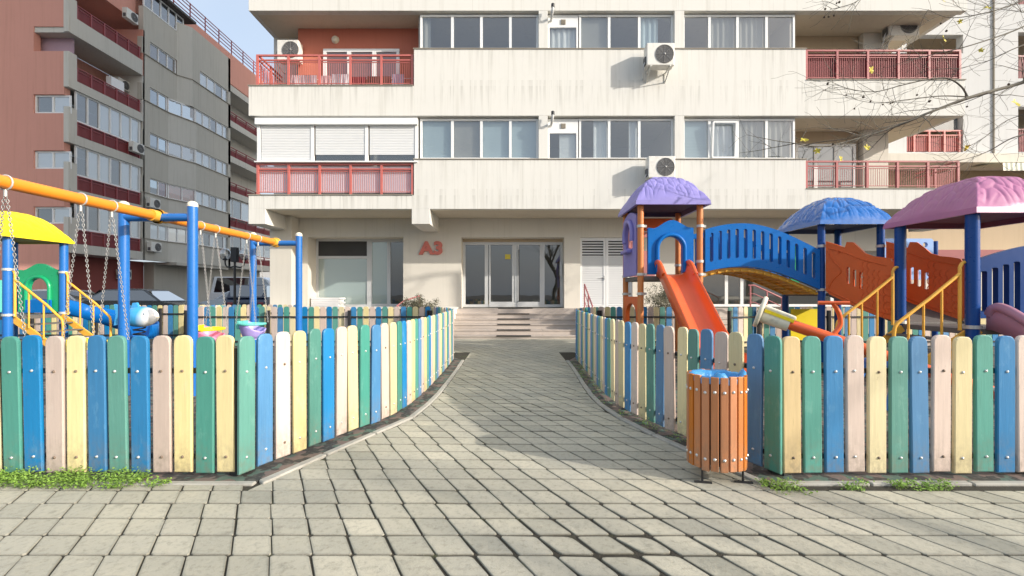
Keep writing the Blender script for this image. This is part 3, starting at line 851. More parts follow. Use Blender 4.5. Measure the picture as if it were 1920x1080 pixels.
# roller shutters closing the lower left balcony
sh = MB(); x0,x1 = FX(482),FX(783); ys = FD+.06
zb, zt = FZ(303), FZ(221)
sh.box(x0-.05,x1,ys-.10,ys+.05,FZ(234),zt-.01); sh.box(x0-.06,x1,ys-.11,ys+.05,zb-.03,zb+.01)
for px in (482,583,685,779): sh.box(FX(px)-.03,FX(px)+.06,ys-.02,ys+.05,zb+.01,FZ(234))
so = mp('shutter_frame', sh, MT['pvc'], bevel=.008)
for pa,pb,bot in ((488,582,301),(590,684,289),(692,778,289)):
    m2 = MB(); za, zc = FZ(bot), FZ(234); n = int((zc-za)/.045)
    for i in range(n):
        a = za+(zc-za)*i/n; b = za+(zc-za)*(i+1)/n; xa,xb = FX(pa),FX(pb)
        m2.add([(xa,ys+.012,a),(xb,ys+.012,a),(xb,ys-.004,a+.006),(xa,ys-.004,a+.006),(xb,ys-.004,b-.008),(xa,ys-.004,b-.008),(xb,ys+.012,b),(xa,ys+.012,b)],[(0,1,2,3),(3,2,4,5),(5,4,6,7)])
    mp('shutter', m2, MT['shutter'], so)
    if bot < 300:
        m3 = MB(); m3.box(FX(pa),FX(pb),ys+.02,ys+.026,zb+.01,FZ(289)+.02); mp('pane', m3, MT['glassd'], so)

# balcony railings
def railing(parent, x0,x1,y,z0,z1,npost,mat,endside=None,back=None,mfun=None,barstep=.062):
    fun = mfun or mp
    r = MB(); r.box(x0,x1,y-.025,y+.025,z1-.045,z1); r.box(x0,x1,y-.02,y+.02,z1-.17,z1-.135)
    ro = fun('balcony_railing', r, mat, parent)
    for i in range(npost+1):
        x = x0+.03+(x1-x0-.06)*i/npost
        fun('post', bx(x-.03,x+.03,y-.03,y+.03,z0,z1-.05), mat, ro)
    b = MB(); n = int((x1-x0)/barstep)
    for i in range(n):
        x = x0+.03+(x1-x0-.06)*(i+.5)/n; b.box(x-.0048,x+.0048,y-.0048,y+.0048,z0+.09,z1-.22)
    b.box(x0,x1,y-.012,y+.012,z0+.07,z0+.088); b.box(x0,x1,y-.012,y+.012,z1-.222,z1-.205)
    fun('bars', b, mat, ro)
    if back: fun('screen', bx(x0+.02,x1-.02,y+.05,y+.058,z0+.06,z1-.06), back, ro)
    if endside is not None:
        e = MB(); xe = endside
        for zz,h in ((z1-.045,.045),(z1-.17,.035)): e.box(xe-.02,xe+.02,y+.031,14.0,zz,zz+h)
        k = 18
        for i in range(k):
            yy = y+.05+(13.95-y)*(i+.5)/k; e.box(xe-.008,xe+.008,yy-.008,yy+.008,z0+.09,z1-.22)
        e.box(xe-.03,xe+.03,y+.62,y+.68,z0,z1-.05)
        fun('side_rail', e, mat, ro)
    return ro
yr = FD+.08
MT['railm'] = pm('faded_dark_red_steel', (0.36,0.085,0.085), 0.45, 0.12, 4, scuff=0.3)
railing(main, FX(478),FX(774),yr,FZ(161)+.02,FZ(100),5,MT['rail'],endside=FX(482))
railing(main, FX(480),FX(776)-.02,yr-.03,FZ(366)+.02,FZ(306),5,MT['rail'],back=pm('pale_lilac_screen',(0.66,0.62,0.68),0.7,0.06,3))
railing(main, FX(1513),FX(1806),yr,FZ(150)+.02,FZ(91),5,MT['railm'],endside=FX(1803),back=pm('reed_screen',(0.20,0.07,0.07),0.9,0.3,30))
railing(main, FX(1513),FX(1803),yr,FZ(354)+.02,FZ(300),5,MT['railm'],endside=FX(1799))
# balcony doors
sb = F/13.5
glazed((608-960)/sb,(750-960)/sb,13.42,Z2+.24,CH+(HZ-94)/sb,[(608-960)/sb,(656-960)/sb,(703-960)/sb,(750-960)/sb],MT['pvc'],MT['glassd'],None,fw=.09)
glazed(8.62,10.45,13.82,Z1+.24,Z1+2.2,3,MT['pvc'],MT['glassb'],None,fw=.08)
glazed(8.9,10.2,13.82,Z2+.24,Z2+2.2,2,MT['pvc'],MT['glassd'],None,fw=.08)
# round balcony lamp
lm = MB(); lm.lathe([(0.001,-.10),(.06,-.09),(.10,-.05),(.115,0)],16,((629-960)/sb,13.498,CH+(HZ-75)/sb),'y')
mp('wall_lamp', lm, MT['cream'])

# ---- ground floor wall with openings
gw = MB(); zt = Z1
xl = -7.33
OP = [(WX(577),WX(756),0.74,WZ(444)),(WX(865),WX(1058),0.74,WZ(445)),(WX(1088),WX(1186),0.74,WZ(445)),(WX(1318),WX(1700),0.74,WZ(470))]
cur = xl
for (a,b,c,d) in OP:
    gw.box(cur,a,WD,WD+.25,0.0,zt); gw.box(a,b,WD,WD+.25,d,zt); cur = b
gw.box(cur,12.2,WD,WD+.25,0.0,zt)
mp('wall', gw, MT['lowerwall'])
mp('wall', bx(-7.33,-7.08,WD+.253,19.5,0,zt), MT['lowerwall'])
# reveals
for k,(a,b,c,d) in enumerate(OP):
    dp = (0.6,0.42,0.1,0.6)[k]
    mp('reveal', MB().box(a-.1,a,WD+.253,WD+dp+.2,c,d+.1), MT['lowerwall']); mp('reveal', MB().box(b,b+.1,WD+.253,WD+dp+.2,c,d+.1), MT['lowerwall'])
    mp('lintel', MB().box(a,b,WD+.253,WD+dp+.2,d,d+.1), MT['lowerwall'])
# the rest of the tall block above and behind what the photograph shows
mp('upper_storeys', MB().box(XL+.6,XR-.6,17.21,31,3.9,33), W)
mp('upper_storeys', MB().box(XL+.3,XR-.3,FD+.6,17.2,12.62,33), W)
mp('lower_storey', MB().box(-7.06,12.0,19.52,31,0,3.53), MT['lowerwall'])
# podium and its cap
mp('podium', bx(-7.5,12.3,13.42,WD-.004,0.0,0.735), MT['travertine'])
mp('podium', bx(-7.3,12.2,WD+.26,19,0.0,0.737), MT['room'])
mp('coping', bx(-7.55,-1.6,13.36,13.62,0.7355,0.80), W)
mp('column', bx(WX(520),WX(560),13.75,WD-.005,0.737,zt), MT['lowerwall'], bevel=.01)
# lobby rooms
for (a,b,c,d),dep in zip(OP,(2.4,3.4,.3,2.4)):
    mb = MB(); y1 = WD+dep+.2
    mb.box(a-.4,b+.4,y1,y1+.05,c,d+.1)
    mb.box(a-.45,a-.4,WD+.3,y1,c,d+.1); mb.box(b+.4,b+.45,WD+.3,y1,c,d+.1); mb.box(a-.4,b+.4,WD+.9,y1,d+.11,d+.16)
    mp('room_wall', mb, MT['room'])
# shop window
s6 = F/(WD+.6)
def SX(px): return (px-960)/s6
def SZ(py): return CH+(HZ-py)/s6
a,b,c,d = OP[0]
ys = WD+.6
wo = glazed(a,SX(692),ys,c+.03,d,[a,SX(692)],MT['alu'],MT['glassf'],None,fw=.07)
glazed(SX(692),b+.05,ys,c+.03,d,[SX(692),SX(729),b+.05],MT['alu'],[MT['glassf'],MT['glassd']],None,fw=.09)
mp('transom', bx(a+.07,SX(690),ys-.004,ys+.066,SZ(485),SZ(480)), MT['alu'], wo)
mp('dark_panel', bx(a+.07,SX(690),ys+.022,ys+.027,SZ(480),d-.07), MT['dark'], wo)
for i in range(5): mp('stacked_board', bx(a+.06,SX(648)-.05*(i%2),ys-.5,ys-.02,.74+i*.066,.74+i*.066+.06), MT['white'], wo)
# entrance doors
s7 = F/(WD+.42); EX = lambda px: (px-960)/s7
a,b,c,d = OP[1]; ye = WD+.42
dx = [a, EX(912), EX(966), EX(1018), b]
eo = glazed(a,b,ye,c+.02,d-.10,dx,MT['alu'],MT['glassd'],None,fw=.085)
mp('frame', bx(a,b,ye,ye+.07,d-.098,d), MT['tan'], eo)
for xa,xb in ((EX(917),EX(963)),(EX(970),EX(1015))):
    m2 = MB(); m2.box(xa,xb,ye-.02,ye+.02,c+.025,c+.19); m2.box(xa,xa+.05,ye-.02,ye+.02,c+.191,d-.19); m2.box(xb-.05,xb,ye-.02,ye+.02,c+.191,d-.19); m2.box(xa,xb,ye-.02,ye+.02,d-.189,d-.13)
    mp('door_leaf', m2, MT['alu'], eo, bevel=.004)
hd = MB(); hd.tube([(EX(973),ye-.03,c+.2),(EX(973),ye-.08,c+.25),(EX(973),ye-.08,d-.4),(EX(973),ye-.03,d-.35)],.014,8)
mp('door_handle', hd, MT['black'], eo)
mp('notice', bx(EX(947),EX(957),ye-.026,ye-.0215,1.15+(HZ-486)/s7,1.15+(HZ-477)/s7), pm('yellow_notice',(.55,.45,.06),.7,.3,30), eo)
mp('intercom', bx(WX(1053)-.03,WX(1053)+.03,ye-.2,ye-.1,1.75,2.2), MT['alu'])
# louvred service doors
a,b,c,d = OP[2]
for xa,xb in ((a,(a+b)/2-.005),((a+b)/2+.005,b)):
    m2 = MB(); y0 = WD+.08
    m2.box(xa,xa+.07,y0,y0+.05,c+.01,d); m2.box(xb-.07,xb,y0,y0+.05,c+.01,d); m2.box(xa+.07,xb-.07,y0,y0+.05,d-.1,d); m2.box(xa+.07,xb-.07,y0,y0+.05,c+.01,c+.08)
    lo = mp('louvred_door', m2, MT['shutter'])
    z = c+.09; k = 0
    while z < d-.12:
        m3 = MB(); up = z > WZ(484)
        h = .045 if up else .052
        m3.add([(xa+.07,y0+.035,z+h),(xb-.07,y0+.035,z+h),(xb-.07,y0+.002,z),(xa+.07,y0+.002,z)],[(0,1,2,3)[::-1]])
        m3.add([(xa+.07,y0+.04,z+h),(xb-.07,y0+.04,z+h),(xb-.07,y0+.007,z-.006),(xa+.07,y0+.007,z-.006)],[(0,1,2,3)])
        mp('slat', m3, MT['shutter'], lo); z += .085 if up else .056
    if xa > a: continue
    m4 = MB(); m4.box(xb-.05,xb-.03,y0-.03,y0,1.62,1.75); m4.bar((xb-.04,y0-.04,1.7),(xb-.16,y0-.04,1.7),.015,.02)
    mp('door_handle', m4, MT['alu'], lo)
mp('back_panel', bx(a+.02,b-.02,WD+.2,WD+.22,c+.02,d-.02), MT['dark'])
# dark shop front to the right, seen below the bridge
a,b,c,d = OP[3]
glazed(a,b,WD+.6,c+.03,d,[a,SX(1362),SX(1391),SX(1470),SX(1560),SX(1640),b],MT['pvc'],MT['glassd'],None,fw=.08)
# entrance steps with anti-slip strips
def stairs(x0,x1,ybase,zs,tread,strip=None):
    y = ybase; prev = 0
    for i,z in enumerate(zs):
        st = mp('step', bx(x0,x1,y,13.418 if i < len(zs) else 13.418,prev,z-.03) if i==0 else bx(x0,x1,y,13.418,prev+.0005,z-.03), MT['travertine'])
        n = max(2,int((x1-x0)/.95)); w = (x1-x0)/n
        for k in range(n): mp('tread', bx(x0+w*k+.003,x0+w*(k+1)-.003,y-.022,min(y+tread-.003,13.418),z-.0295,z), MT['travertine'], st, bevel=.004, seg=1)
        if strip: mp('strip', bx(strip[0],strip[1],y-.034,y+.05,z-.018,z+.008), MT['strip'], st)
        y += tread; prev = z
zs = [.085+.131*i for i in range(6)]
stairs(-1.62,2.02,11.89,zs[:5],.305,(-.40,.50))
mp('strip', bx(-.40,.50,13.43,13.50,.7355,.743), MT['strip'])
mp('door_mat', bx(-.42,.62,13.62,14.1,.7355,.75), MT['strip'])
stairs(4.4,6.6,12.2,zs[:4],.305)
# cheek walls
mp('cheek_wall', bx(-1.86,-1.625,11.95,13.415,0,.76), W, bevel=.006)
mp('cheek_wall', bx(2.025,2.25,11.95,13.415,0,.76), MT['travertine'], bevel=.006)

# building sign A3
sign = thing('building_sign', 'raised red letters A3 on the cream wall beside the entrance', 'sign', (WX(810),WD-.03,WZ(476)))
def letter_mesh(ch, h, ext):
    cu = bpy.data.curves.new('letter','FONT'); cu.body = ch; cu.size = h/0.70; cu.extrude = ext; cu.offset = 0.026; cu.align_x = 'CENTER'
    t = bpy.data.objects.new('letter', cu); COL.objects.link(t)
    dg = bpy.context.evaluated_depsgraph_get(); me = bpy.data.meshes.new_from_object(t.evaluated_get(dg))
    bpy.data.objects.remove(t); bpy.data.curves.remove(cu); me.materials.clear(); me.materials.append(MT['signred']); return me
for ch, px in (('A',800),('3',822)):
    o = obj('letter', letter_mesh(ch, .37, .028), None, sign, (WX(px)-WX(810),0,0)); o.rotation_euler = (R(90),0,0); o.scale = (1.12,1,1)

# handrails at the stairs
def handrail(pts, posts, label, mids=2):
    t = thing('handrail', label, 'handrail', pts[0])
    o = Vector(pts[0]); mb = MB(); mb.tube([Vector(p)-o for p in pts],.022,8); obj('top_rail', mb, MT['railpink'], t)
    for (p,z0) in posts:
        m2 = MB(); m2.tube([Vector(p)-o, Vector((p[0],p[1],z0))-o],.02,8); obj('post', m2, MT['railpink'], t)
    for k in range(1,mids+1):
        m2 = MB(); q = [Vector((p[0],p[1],p[2]-.24*k))-o for p in pts]; m2.tube(q,.012,6); obj('middle_rail', m2, MT['railpink'], t)
handrail([(-2.75,13.5,1.12),(-3.15,13.3,.98),(-3.35,13.2,.82)],[((-2.75,13.5,1.12),.735),((-3.3,13.22,.84),.735)],'pink handrail left of the entrance beside the shop window',1)
handrail([(2.12,13.3,1.46),(2.12,12.0,.86)],[((2.12,13.3,1.46),.76),((2.12,12.65,1.16),.76),((2.12,12.0,.86),.76)],'pink handrail right of the entrance steps beside the louvred doors')
handrail([(6.7,12.9,1.42),(6.85,12.85,1.42),(7.65,12.85,1.05)],[((6.75,12.88,1.42),0),((7.2,12.85,1.25),0),((7.62,12.85,1.06),0)],'red handrail under the blue arched bridge')

# ---------------------------------------------------------------- air conditioners
def ac_unit(label, loc, rz=0, w=.80, h=.56, dp=.30, bracket=True, pipe=True, sc=1.0):
    t = thing('air_conditioner', label, 'air conditioner', loc, rz, group='outdoor air conditioner units')
    b = MB(); b.box(0,w,0,dp,0,h); obj('casing', b, MT['acbody'], t, bevel=.018)
    cx, cz, r = w*.64, h*.5, h*.42
    g_ = MB(); g_.lathe([(r,-.002),(r,-.012),(r*.97,-.018)],28,(cx,0,cz),'y')
    vs = [(cx+r*.97*math.cos(2*math.pi*i/28),-.004,cz+r*.97*math.sin(2*math.pi*i/28)) for i in range(28)]
    g_.add(vs,[tuple(range(28))],1)
    fan = obj('fan', g_, [MT['acgrill'],MT['acdark']], t)
    q = MB()
    for k in range(1,8): q.tube([(cx+r*k/8*math.cos(2*math.pi*i/20),-.014,cz+r*k/8*math.sin(2*math.pi*i/20)) for i in range(20)],.0035,4,0,closed=True)
    for k in range(8):
        a_ = math.pi*2*k/8; q.tube([(cx+r*.1*math.cos(a_),-.016,cz+r*.1*math.sin(a_)),(cx+r*.97*math.cos(a_),-.016,cz+r*.97*math.sin(a_))],.004,4)
    q.lathe([(r*.13,-.012),(r*.13,-.02),(.001,-.021)],10,(cx,0,cz),'y')
    obj('grille', q, MT['acgrill'], fan)
    s_ = MB(); s_.box(-.035,.0,.06,.22,.06,.26); obj('valve_cover', s_, MT['acdark'], t)
    if bracket:
        for x in (w*.15,w*.85):
            k = MB(); k.bar((x,-.01,-.02),(x,dp+.14,-.02),.03,.03); k.bar((x,0.03,-.03),(x,dp+.14,-.26),.025,.025); k.bar((x,dp+.135,-.28),(x,dp+.135,0),.03,.015)
            obj('bracket', k, MT['acbody'], t)
    if pipe:
        k = MB(); k.tube(smooth_path([(-.02,.1,.12),(-.06,.12,.02),(-.03,.2,-.12),(.02,dp+.10,-.2),(.02,dp+.14,-.15)],5),.02,7); obj('hose', k, MT['alu'], t)
    return t
SA = F/12.2
ac_unit('wall air conditioner on the facade above the one over the lilac roof', ((1213-960)/SA,12.2,CH+(HZ-122)/SA), w=.74,h=.60)
ac_unit('wall air conditioner on the facade right above the lilac play roof', ((1216-960)/SA,12.2,CH+(HZ-333)/SA), w=.72,h=.58)
ac_unit('air conditioner at the left end of the upper red balcony', ((519-960)*13.15/F,13.15,CH+(HZ-112)*13.15/F), w=.62,h=.58,bracket=False)
ac_unit('air conditioner under the ceiling of the upper right balcony', ((1668-960)*13.35/F,13.35,CH+(HZ-66)*13.35/F), w=.88,h=.62)

# laundry behind the upper left railing
def laundry(label, px0, px1, y0, y1, col, k):
    m = pm('laundry_cloth_'+str(k), col, .9, .25, 14)
    a = (px0-960)*12.95/F; b = (px1-960)*12.95/F; z1 = CH+(HZ-y0)*12.95/F; z0 = CH+(HZ-y1)*12.95/F
    mb = MB(); n = 14; rows = []
    for j in range(6):
        z = z1+(z0-z1)*j/5
        rows.append([(a+(b-a)*i/n, 12.95+.02*math.sin(i*1.3+k)*j/3, z-.015*math.sin(i*.9+k)*(j/5)) for i in range(n+1)])
    vs = [p for r in rows for p in r]; fs = [(j*(n+1)+i,j*(n+1)+i+1,(j+1)*(n+1)+i+1,(j+1)*(n+1)+i) for j in range(5) for i in range(n)]
    mb.add(vs, fs, 0, True); mb.add([(p[0],p[1]+.01,p[2]) for p in vs],[f[::-1] for f in fs],0,True)
    obj('hanging_cloth', mb, m, label=label, cat='laundry', group='laundry on the upper left balcony')
laundry('white patterned cloth drying at the left of the red balcony',545,594,141,163,(.62,.55,.58),1)
laundry('pale pink cloth drying on the red balcony',600,620,142,163,(.66,.48,.50),2)
laundry('white sheet drying in the middle of the red balcony',622,654,139,163,(.70,.70,.74),3)
laundry('dark red cloth drying on the red balcony',660,686,144,163,(.20,.03,.04),4)
laundry('dark brown cloth drying right of the red one',689,733,143,163,(.13,.06,.05),5)
laundry('lilac cloth drying at the right end of the red balcony',736,757,139,163,(.42,.38,.50),6)
rack = MB(); rack.tube([(FX(548),12.97,FZ(141)+.02),(FX(772),12.97,FZ(138)+.02)],.008,6)
for px in (550,660,768): rack.tube([(FX(px),12.97,FZ(140)),(FX(px),12.97,Z2+.225)],.008,6)
obj('drying_rack', rack, MT['white'], label='thin white drying rack behind the red balcony rail', cat='rack')
# ---------------------------------------------------------------- street block on the left (grey and salmon)
LB = thing('apartment_building', 'grey and salmon apartment block with red balcony rails across the street', 'building', (-24,33,0))
def lpart(name, mb, mats, parent=None, **kw):
    mb.v = [(x+24, y-33, z) for x,y,z in mb.v]
    return obj(name, mb, mats, parent or LB, **kw)
def prism(pts, z0, z1, thick=.3):
    """wall band along plan polyline, outward = right-hand side"""
    mb = MB(); p = [Vector(q) for q in pts]
    for a,b in zip(p,p[1:]):
        t = (b-a).normalized(); n = Vector((t.y,-t.x)); ai = a-n*thick; bi = b-n*thick
        v = [(a.x,a.y,z0),(b.x,b.y,z0),(bi.x,bi.y,z0),(ai.x,ai.y,z0),(a.x,a.y,z1),(b.x,b.y,z1),(bi.x,bi.y,z1),(ai.x,ai.y,z1)]
        mb.add(v,[(3,2,1,0),(4,5,6,7),(0,1,5,4),(1,2,6,5),(2,3,7,6),(3,0,4,7)])
    return mb
def wstrip(a, b, z0, z1, n, panes, frame='pvc', rec=.10, fw=.07):
    """window strip along plan segment a->b (outward on the right)"""
    a = Vector(a); b = Vector(b); t = (b-a).normalized(); nn = Vector((t.y,-t.x)); L = (b-a).length
    o = a - nn*rec; f = MB()
    q = lambda s, z, d=0: (o.x+t.x*s+nn.x*d, o.y+t.y*s+nn.y*d, z)
    f.bar(q(0,z0+fw/2),q(L,z0+fw/2),.06,fw); f.bar(q(0,z1-fw/2),q(L,z1-fw/2),.06,fw)
    for i in range(n+1):
        s = min(L-fw/2,max(fw/2,L*i/n)); f.bar(q(s,z0+fw),q(s,z1-fw),.07,fw*1.1,up=(nn.x,nn.y,0))
    wo = lpart('window', f, MT[frame])
    for i in range(n):
        s0 = L*i/n+.02; s1 = L*(i+1)/n-.02; p = MB()
        p.add([q(s0,z0+.03,-.01),q(s1,z0+.03,-.01),q(s1,z1-.03,-.01),q(s0,z1-.03,-.01)],[(0,1,2,3)])
        lpart('pane', p, panes[i % len(panes)] , wo)
    return wo
gb = MT['glassb']
gw_ = glass_mat('curtained_glass',(0.5,0.55,0.58),1.3,0.8,(0.52,0.58,0.62))
gr_ = glass_mat('red_curtain_glass',(0.5,0.5,0.5),1.0,0.85,(0.14,0.02,0.03))
gd_ = glass_mat('dark_street_glass',(0.4,0.45,0.5),1.2,0.6,(0.05,0.06,0.07))
SB = [4.75+2.95*k for k in range(5)]; HB = 1.06
PATHB = [(-23.5,29.0),(-23.5,31.1),(-22.9,33.0),(-22.9,37.0)]
# spandrel bands of the bay
zprev = 3.4
for k, s in enumerate(SB):
    if k < 4: pts = PATHB
    else: pts = [(-23.5,29.0),(-23.5,31.9),(-22.9,32.6),(-22.9,37.0)]
    for a, b, mt in zip(pts, pts[1:], ('grey','greyl','grey')): lpart('wall', prism([a,b], zprev, s), MT[mt])  # angled bay face gets the lighter grey for the light it catches
    lpart('sill', prism([(p[0]+.06,p[1]) for p in pts], s, s+.05, .36), MT['sill'])
    zprev = s+HB
for a, b, mt in zip(pts, pts[1:], ('grey','greyl','grey')): lpart('wall', prism([a,b], zprev, 19.6 if mt == 'grey' and a[1] < 30 else 20.3), MT[mt])  # lighter grey paints the angled face as better lit
lpart('wall', prism([(-23.5,37.0),(-24.2,37.0)], 3.4, 20.3), MT['grey'])
lpart('wall', MB().box(-24.4,-22.9,36.72,36.995,3.4,20.3), MT['grey'])
lpart('floor_slab', MB().box(-26,-23.0,31.2,36.9,3.2,3.39), MT['grey'])
for k, s in enumerate(SB):
    z0, z1 = s+.05, s+HB
    pp = [[gw_,gw_],[gb,gr_],[gd_,gb],[gd_,gb],[gb,gb]][k]
    if k == 0:
        wstrip((-23.5,29.6),(-23.5,31.1),z0,z1,2,[gw_]); wstrip((-23.5,31.12),(-22.9,32.98),z0,z1,3,[gw_]); wstrip((-22.9,33.02),(-22.9,37.0),z0,z1,5,[gw_,gb])
    else:
        wstrip((-23.5,29.55),(-23.5,31.08 if k < 4 else 31.9),z0,z1,2 if k < 4 else 3,pp)
        if k < 4: wstrip((-23.5,31.12),(-22.9,32.98),z0,z1,2,[[gr_,gr_],[gd_,gd_],[gb,gb]][k-1])
        else: lpart('wall', prism([(-23.5,31.9),(-22.9,32.6)],z0-.05,z1), MT['greyl'])  # angled face again in the grey that stands for its lighting
        wstrip((-22.9,33.4 if k == 4 else 33.02),(-22.9,36.95),z0,z1,4 if k == 4 else 5,[gw_,gw_,gb,gw_])
    lpart('wall', prism([(-23.5,28.9),(-23.5,29.55)],z0-.05,z1), MT['grey'])
    if k == 4: lpart('wall', prism([(-22.9,32.6),(-22.9,33.4)],z0-.05,z1), MT['grey'])
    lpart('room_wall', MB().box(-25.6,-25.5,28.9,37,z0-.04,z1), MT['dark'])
# attic
lpart('wall', MB().box(-30,-24.3,29.2,44.5,19.4,22.0), MT['salmon2'])
lpart('wall', MB().box(-30,-24.0,24.2,29.0,18.6,22.4), MT['salmon2'])
wstrip((-23.45,29.05),(-23.45,32.6),19.65,20.9,5,[gb,gd_])
lpart('roof', prism([(-23.1,28.9),(-23.1,33.3)],20.95,21.1,1.2), MT['roof_dark'])
rr = MB()
for z in (22.3,22.6,22.9,23.15): rr.bar((-24.32,31,z),(-24.32,44.5,z),.05,.05)
for i in range(9): rr.bar((-24.32,31+i*13.5/8,22.0),(-24.32,31+i*13.5/8,23.2),.06,.06)
for z in (22.3,22.6,22.9,23.15): rr.bar((-24.32,31,z),(-28,31,z),.05,.05)
lpart('roof_railing', rr, MT['raild'])
# salmon gable facing the camera, with corner windows
XE = -23.95; YA = 24.15
zp = 0
CWz = [(4.93,5.84),(7.85,8.82),(10.8,11.8),(14.1,15.4)]
wx0 = (63-960)*YA/F; wx1 = (117-960)*YA/F
for z0,z1 in CWz:
    lpart('wall', MB().box(-52,wx1+.08,YA,YA+.35,zp,z0), MT['salmon2']); lpart('wall', MB().box(-52,wx0,YA,YA+.35,z0,z1), MT['salmon2']); zp = z1
lpart('wall', MB().box(-52,wx1+.08,YA,YA+.35,zp,26), MT['salmon2'])
lpart('wall', MB().box(-52,-45,YA+.36,40,0,26), MT['salmon2'])
for k,(z0,z1) in enumerate(CWz[:3]):
    wstrip((wx0,YA+.02),(wx1+.35,YA+.02),z0+.02,z1-.02,2,[gb,gw_] if k != 1 else [gw_,gw_])
lpart('room_wall', MB().box(wx0-.5,wx1,YA+.6,YA+.66,14.0,15.5), pm('lilac_wall',(.42,.30,.36),.9,.1,2))
# balcony stack A
SLB = [3.4+2.93*k for k in range(5)]
for k, zb in enumerate(SLB):
    th = .5 if k < 4 else .95
    lpart('floor_slab', MB().box(-25.6,-23.5,YA+.05,28.95,zb,zb+th), MT['greyl'])
    lpart('pier', MB().box(wx1+.081,-23.52,YA-.02,YA+.45,zb+.02,zb+1.9), MT['greyl'])
    zr0 = zb+th; zr1 = zr0+.78
    def lrail(name, mb, mats, parent=None, **kw): return lpart(name, mb, mats, parent, **kw)
    r = MB(); r.box(-23.60,-23.54,YA+.46,28.85,zr1-.05,zr1); r.box(-23.6,-23.55,YA+.46,28.85,zr1-.20,zr1-.16)
    ro = lpart('balcony_railing', r, MT['raild'])
    for i in range(6):
        y = YA+.5+(28.8-YA-.55)*i/5; lpart('post', MB().box(-23.615,-23.535,y-.04,y+.04,zr0,zr1-.051), MT['raild'], ro)
    b = MB(); 
    for i in range(60):
        y = YA+.5+(28.3-YA)*i/60; b.box(-23.585,-23.565,y-.012,y+.012,zr0+.06,zr1-.21)
    lpart('bars', b, MT['raild'], ro)
    lpart('screen', MB().box(-23.64,-23.62,YA+.5,28.8,zr0+.02,zr1-.06), pm('red_screen_'+str(k),(.26,.09,.10),.8,.2,9), ro)
    if k in (0,1,2): wstrip((-23.62,YA+.45),(-23.62,28.9),zr1+.02,zb+2.93,6,[[gd_,gb,gw_,gw_,gd_,gw_],[gb,gw_,gw_,gd_,gw_,gw_],[gd_,gd_,gw_,gw_,gw_,gw_]][k],fw=.09,rec=.02)
    lpart('balcony_wall', MB().box(-25.8,-25.62,YA+.4,28.95,zb+th,zb+2.93), MT['salmon2'] if k >= 3 else MT['room'])
    lpart('pier', MB().box(-25.6,-23.5,28.96,29.1,zb,zb+2.93), MT['facade'] if k == 3 else MT['salmon2'] if k == 4 else MT['grey'])
for zb, y0 in ((SLB[4]+.95,25.6),(SLB[3]+.5,26.5)):
    wstrip((-25.6,y0+.3),(-25.6,y0+1.9),zb+.1,zb+1.7,2,[gd_])
# ground floor
lpart('wall', MB().box(-25.4,-25.1,YA+.4,31.0,0,3.4), pm('dark_salmon_render',(.30,.085,.075),.9,.12,1.5))
lpart('wall', MB().box(-25.09,-24.4,31.0,44,0,3.4), MT['grey'])
wstrip((-25.05,25.0),(-25.05,26.2),1.6,2.7,2,[gd_]); wstrip((-25.05,27.2),(-25.05,28.7),1.6,2.7,2,[gd_]); wstrip((-25.05,29.6),(-25.05,30.8),1.6,2.7,2,[gd_])
wstrip((-24.36,33.0),(-24.36,34.2),1.6,2.7,2,[gd_])
# balcony stack D, farther along the street
for k, zb in enumerate(SLB+[18.05]):
    lpart('floor_slab', MB().box(-26,-23.3,37.02,44.6,zb,zb+.5), MT['greyl'])
    if k < 5:
        zr = zb+.5; r = MB(); r.box(-23.42,-23.36,37.1,44.5,zr+.72,zr+.78); r.box(-23.42,-23.37,37.1,44.5,zr+.55,zr+.59)
        ro = lpart('balcony_railing', r, MT['raild'])
        b = MB()
        for i in range(70): b.box(-23.405,-23.385,37.1+i*.105,37.125+i*.105,zr+.05,zr+.55)
        lpart('bars', b, MT['raild'], ro); lpart('screen', MB().box(-23.46,-23.44,37.1,44.5,zr+.02,zr+.5), MT['raild'], ro)
        for i in range(6): lpart('post', MB().box(-23.43,-23.35,37.1+i*1.45,37.18+i*1.45,zr,zr+.72), MT['raild'], ro)
    lpart('balcony_wall', MB().box(-26.2,-25.0,37.02,44.6,zb+.5,zb+2.93), MT['greyl'])
    if k in (0,1): wstrip((-23.45,37.1),(-23.45,44.4),zb+1.3,zb+2.9,6,[gw_,gb])
    else: wstrip((-24.95,38.0),(-24.95,41.5),zb+1.2,zb+2.4,3,[gd_])
for i,(lb,px,py,x,sz) in enumerate([('air conditioner near the top of the salmon corner, under the attic windows',238,32,-23.3,1.0),
      ('air conditioner on the highest loggia of the grey block beside a white cabinet',222,162,-24.3,1.0),
      ('air conditioner hanging at the end of the second red rail of the grey block',250,283,-23.15,1.0),
      ('upper air conditioner below the red curtained windows of the grey block',282,388,-23.15,1.0),
      ('lower air conditioner below the white blinds of the grey block',284,471,-23.15,1.0),
      ('air conditioner on the dark red ground floor wall across the street',226,523,-24.75,1.0)]):
    d = F*abs(x)/(960-px); z = CH+(HZ-py)*d/F
    ac_unit(lb, (x+.0,d,z), R(90), w=.85,h=.62,dp=.30,bracket=False,pipe=False)
lpart('cabinet', MB().box(-24.0,-23.7,26.9,27.8,12.66,14.1), MT['white'])
# pale distant building closing the street
fb = thing('apartment_building', 'pale distant building at the end of the street', 'building', (-33,70,0))
mb = MB(); mb.box(-9,4.5,0,10,0,11.0); obj('wall', mb, MT['wing'], fb)
mb = MB(); mb.box(-9.2,4.7,-.2,10.2,11.001,11.4); obj('roof', mb, MT['greyl'], fb)
for i in range(5):
    for k in range(3):
        m2 = MB(); m2.box(-7.5+i*2.3,-6.3+i*2.3,-.06,-.01,2+k*3,3.4+k*3); obj('window', m2, gd_, fb)

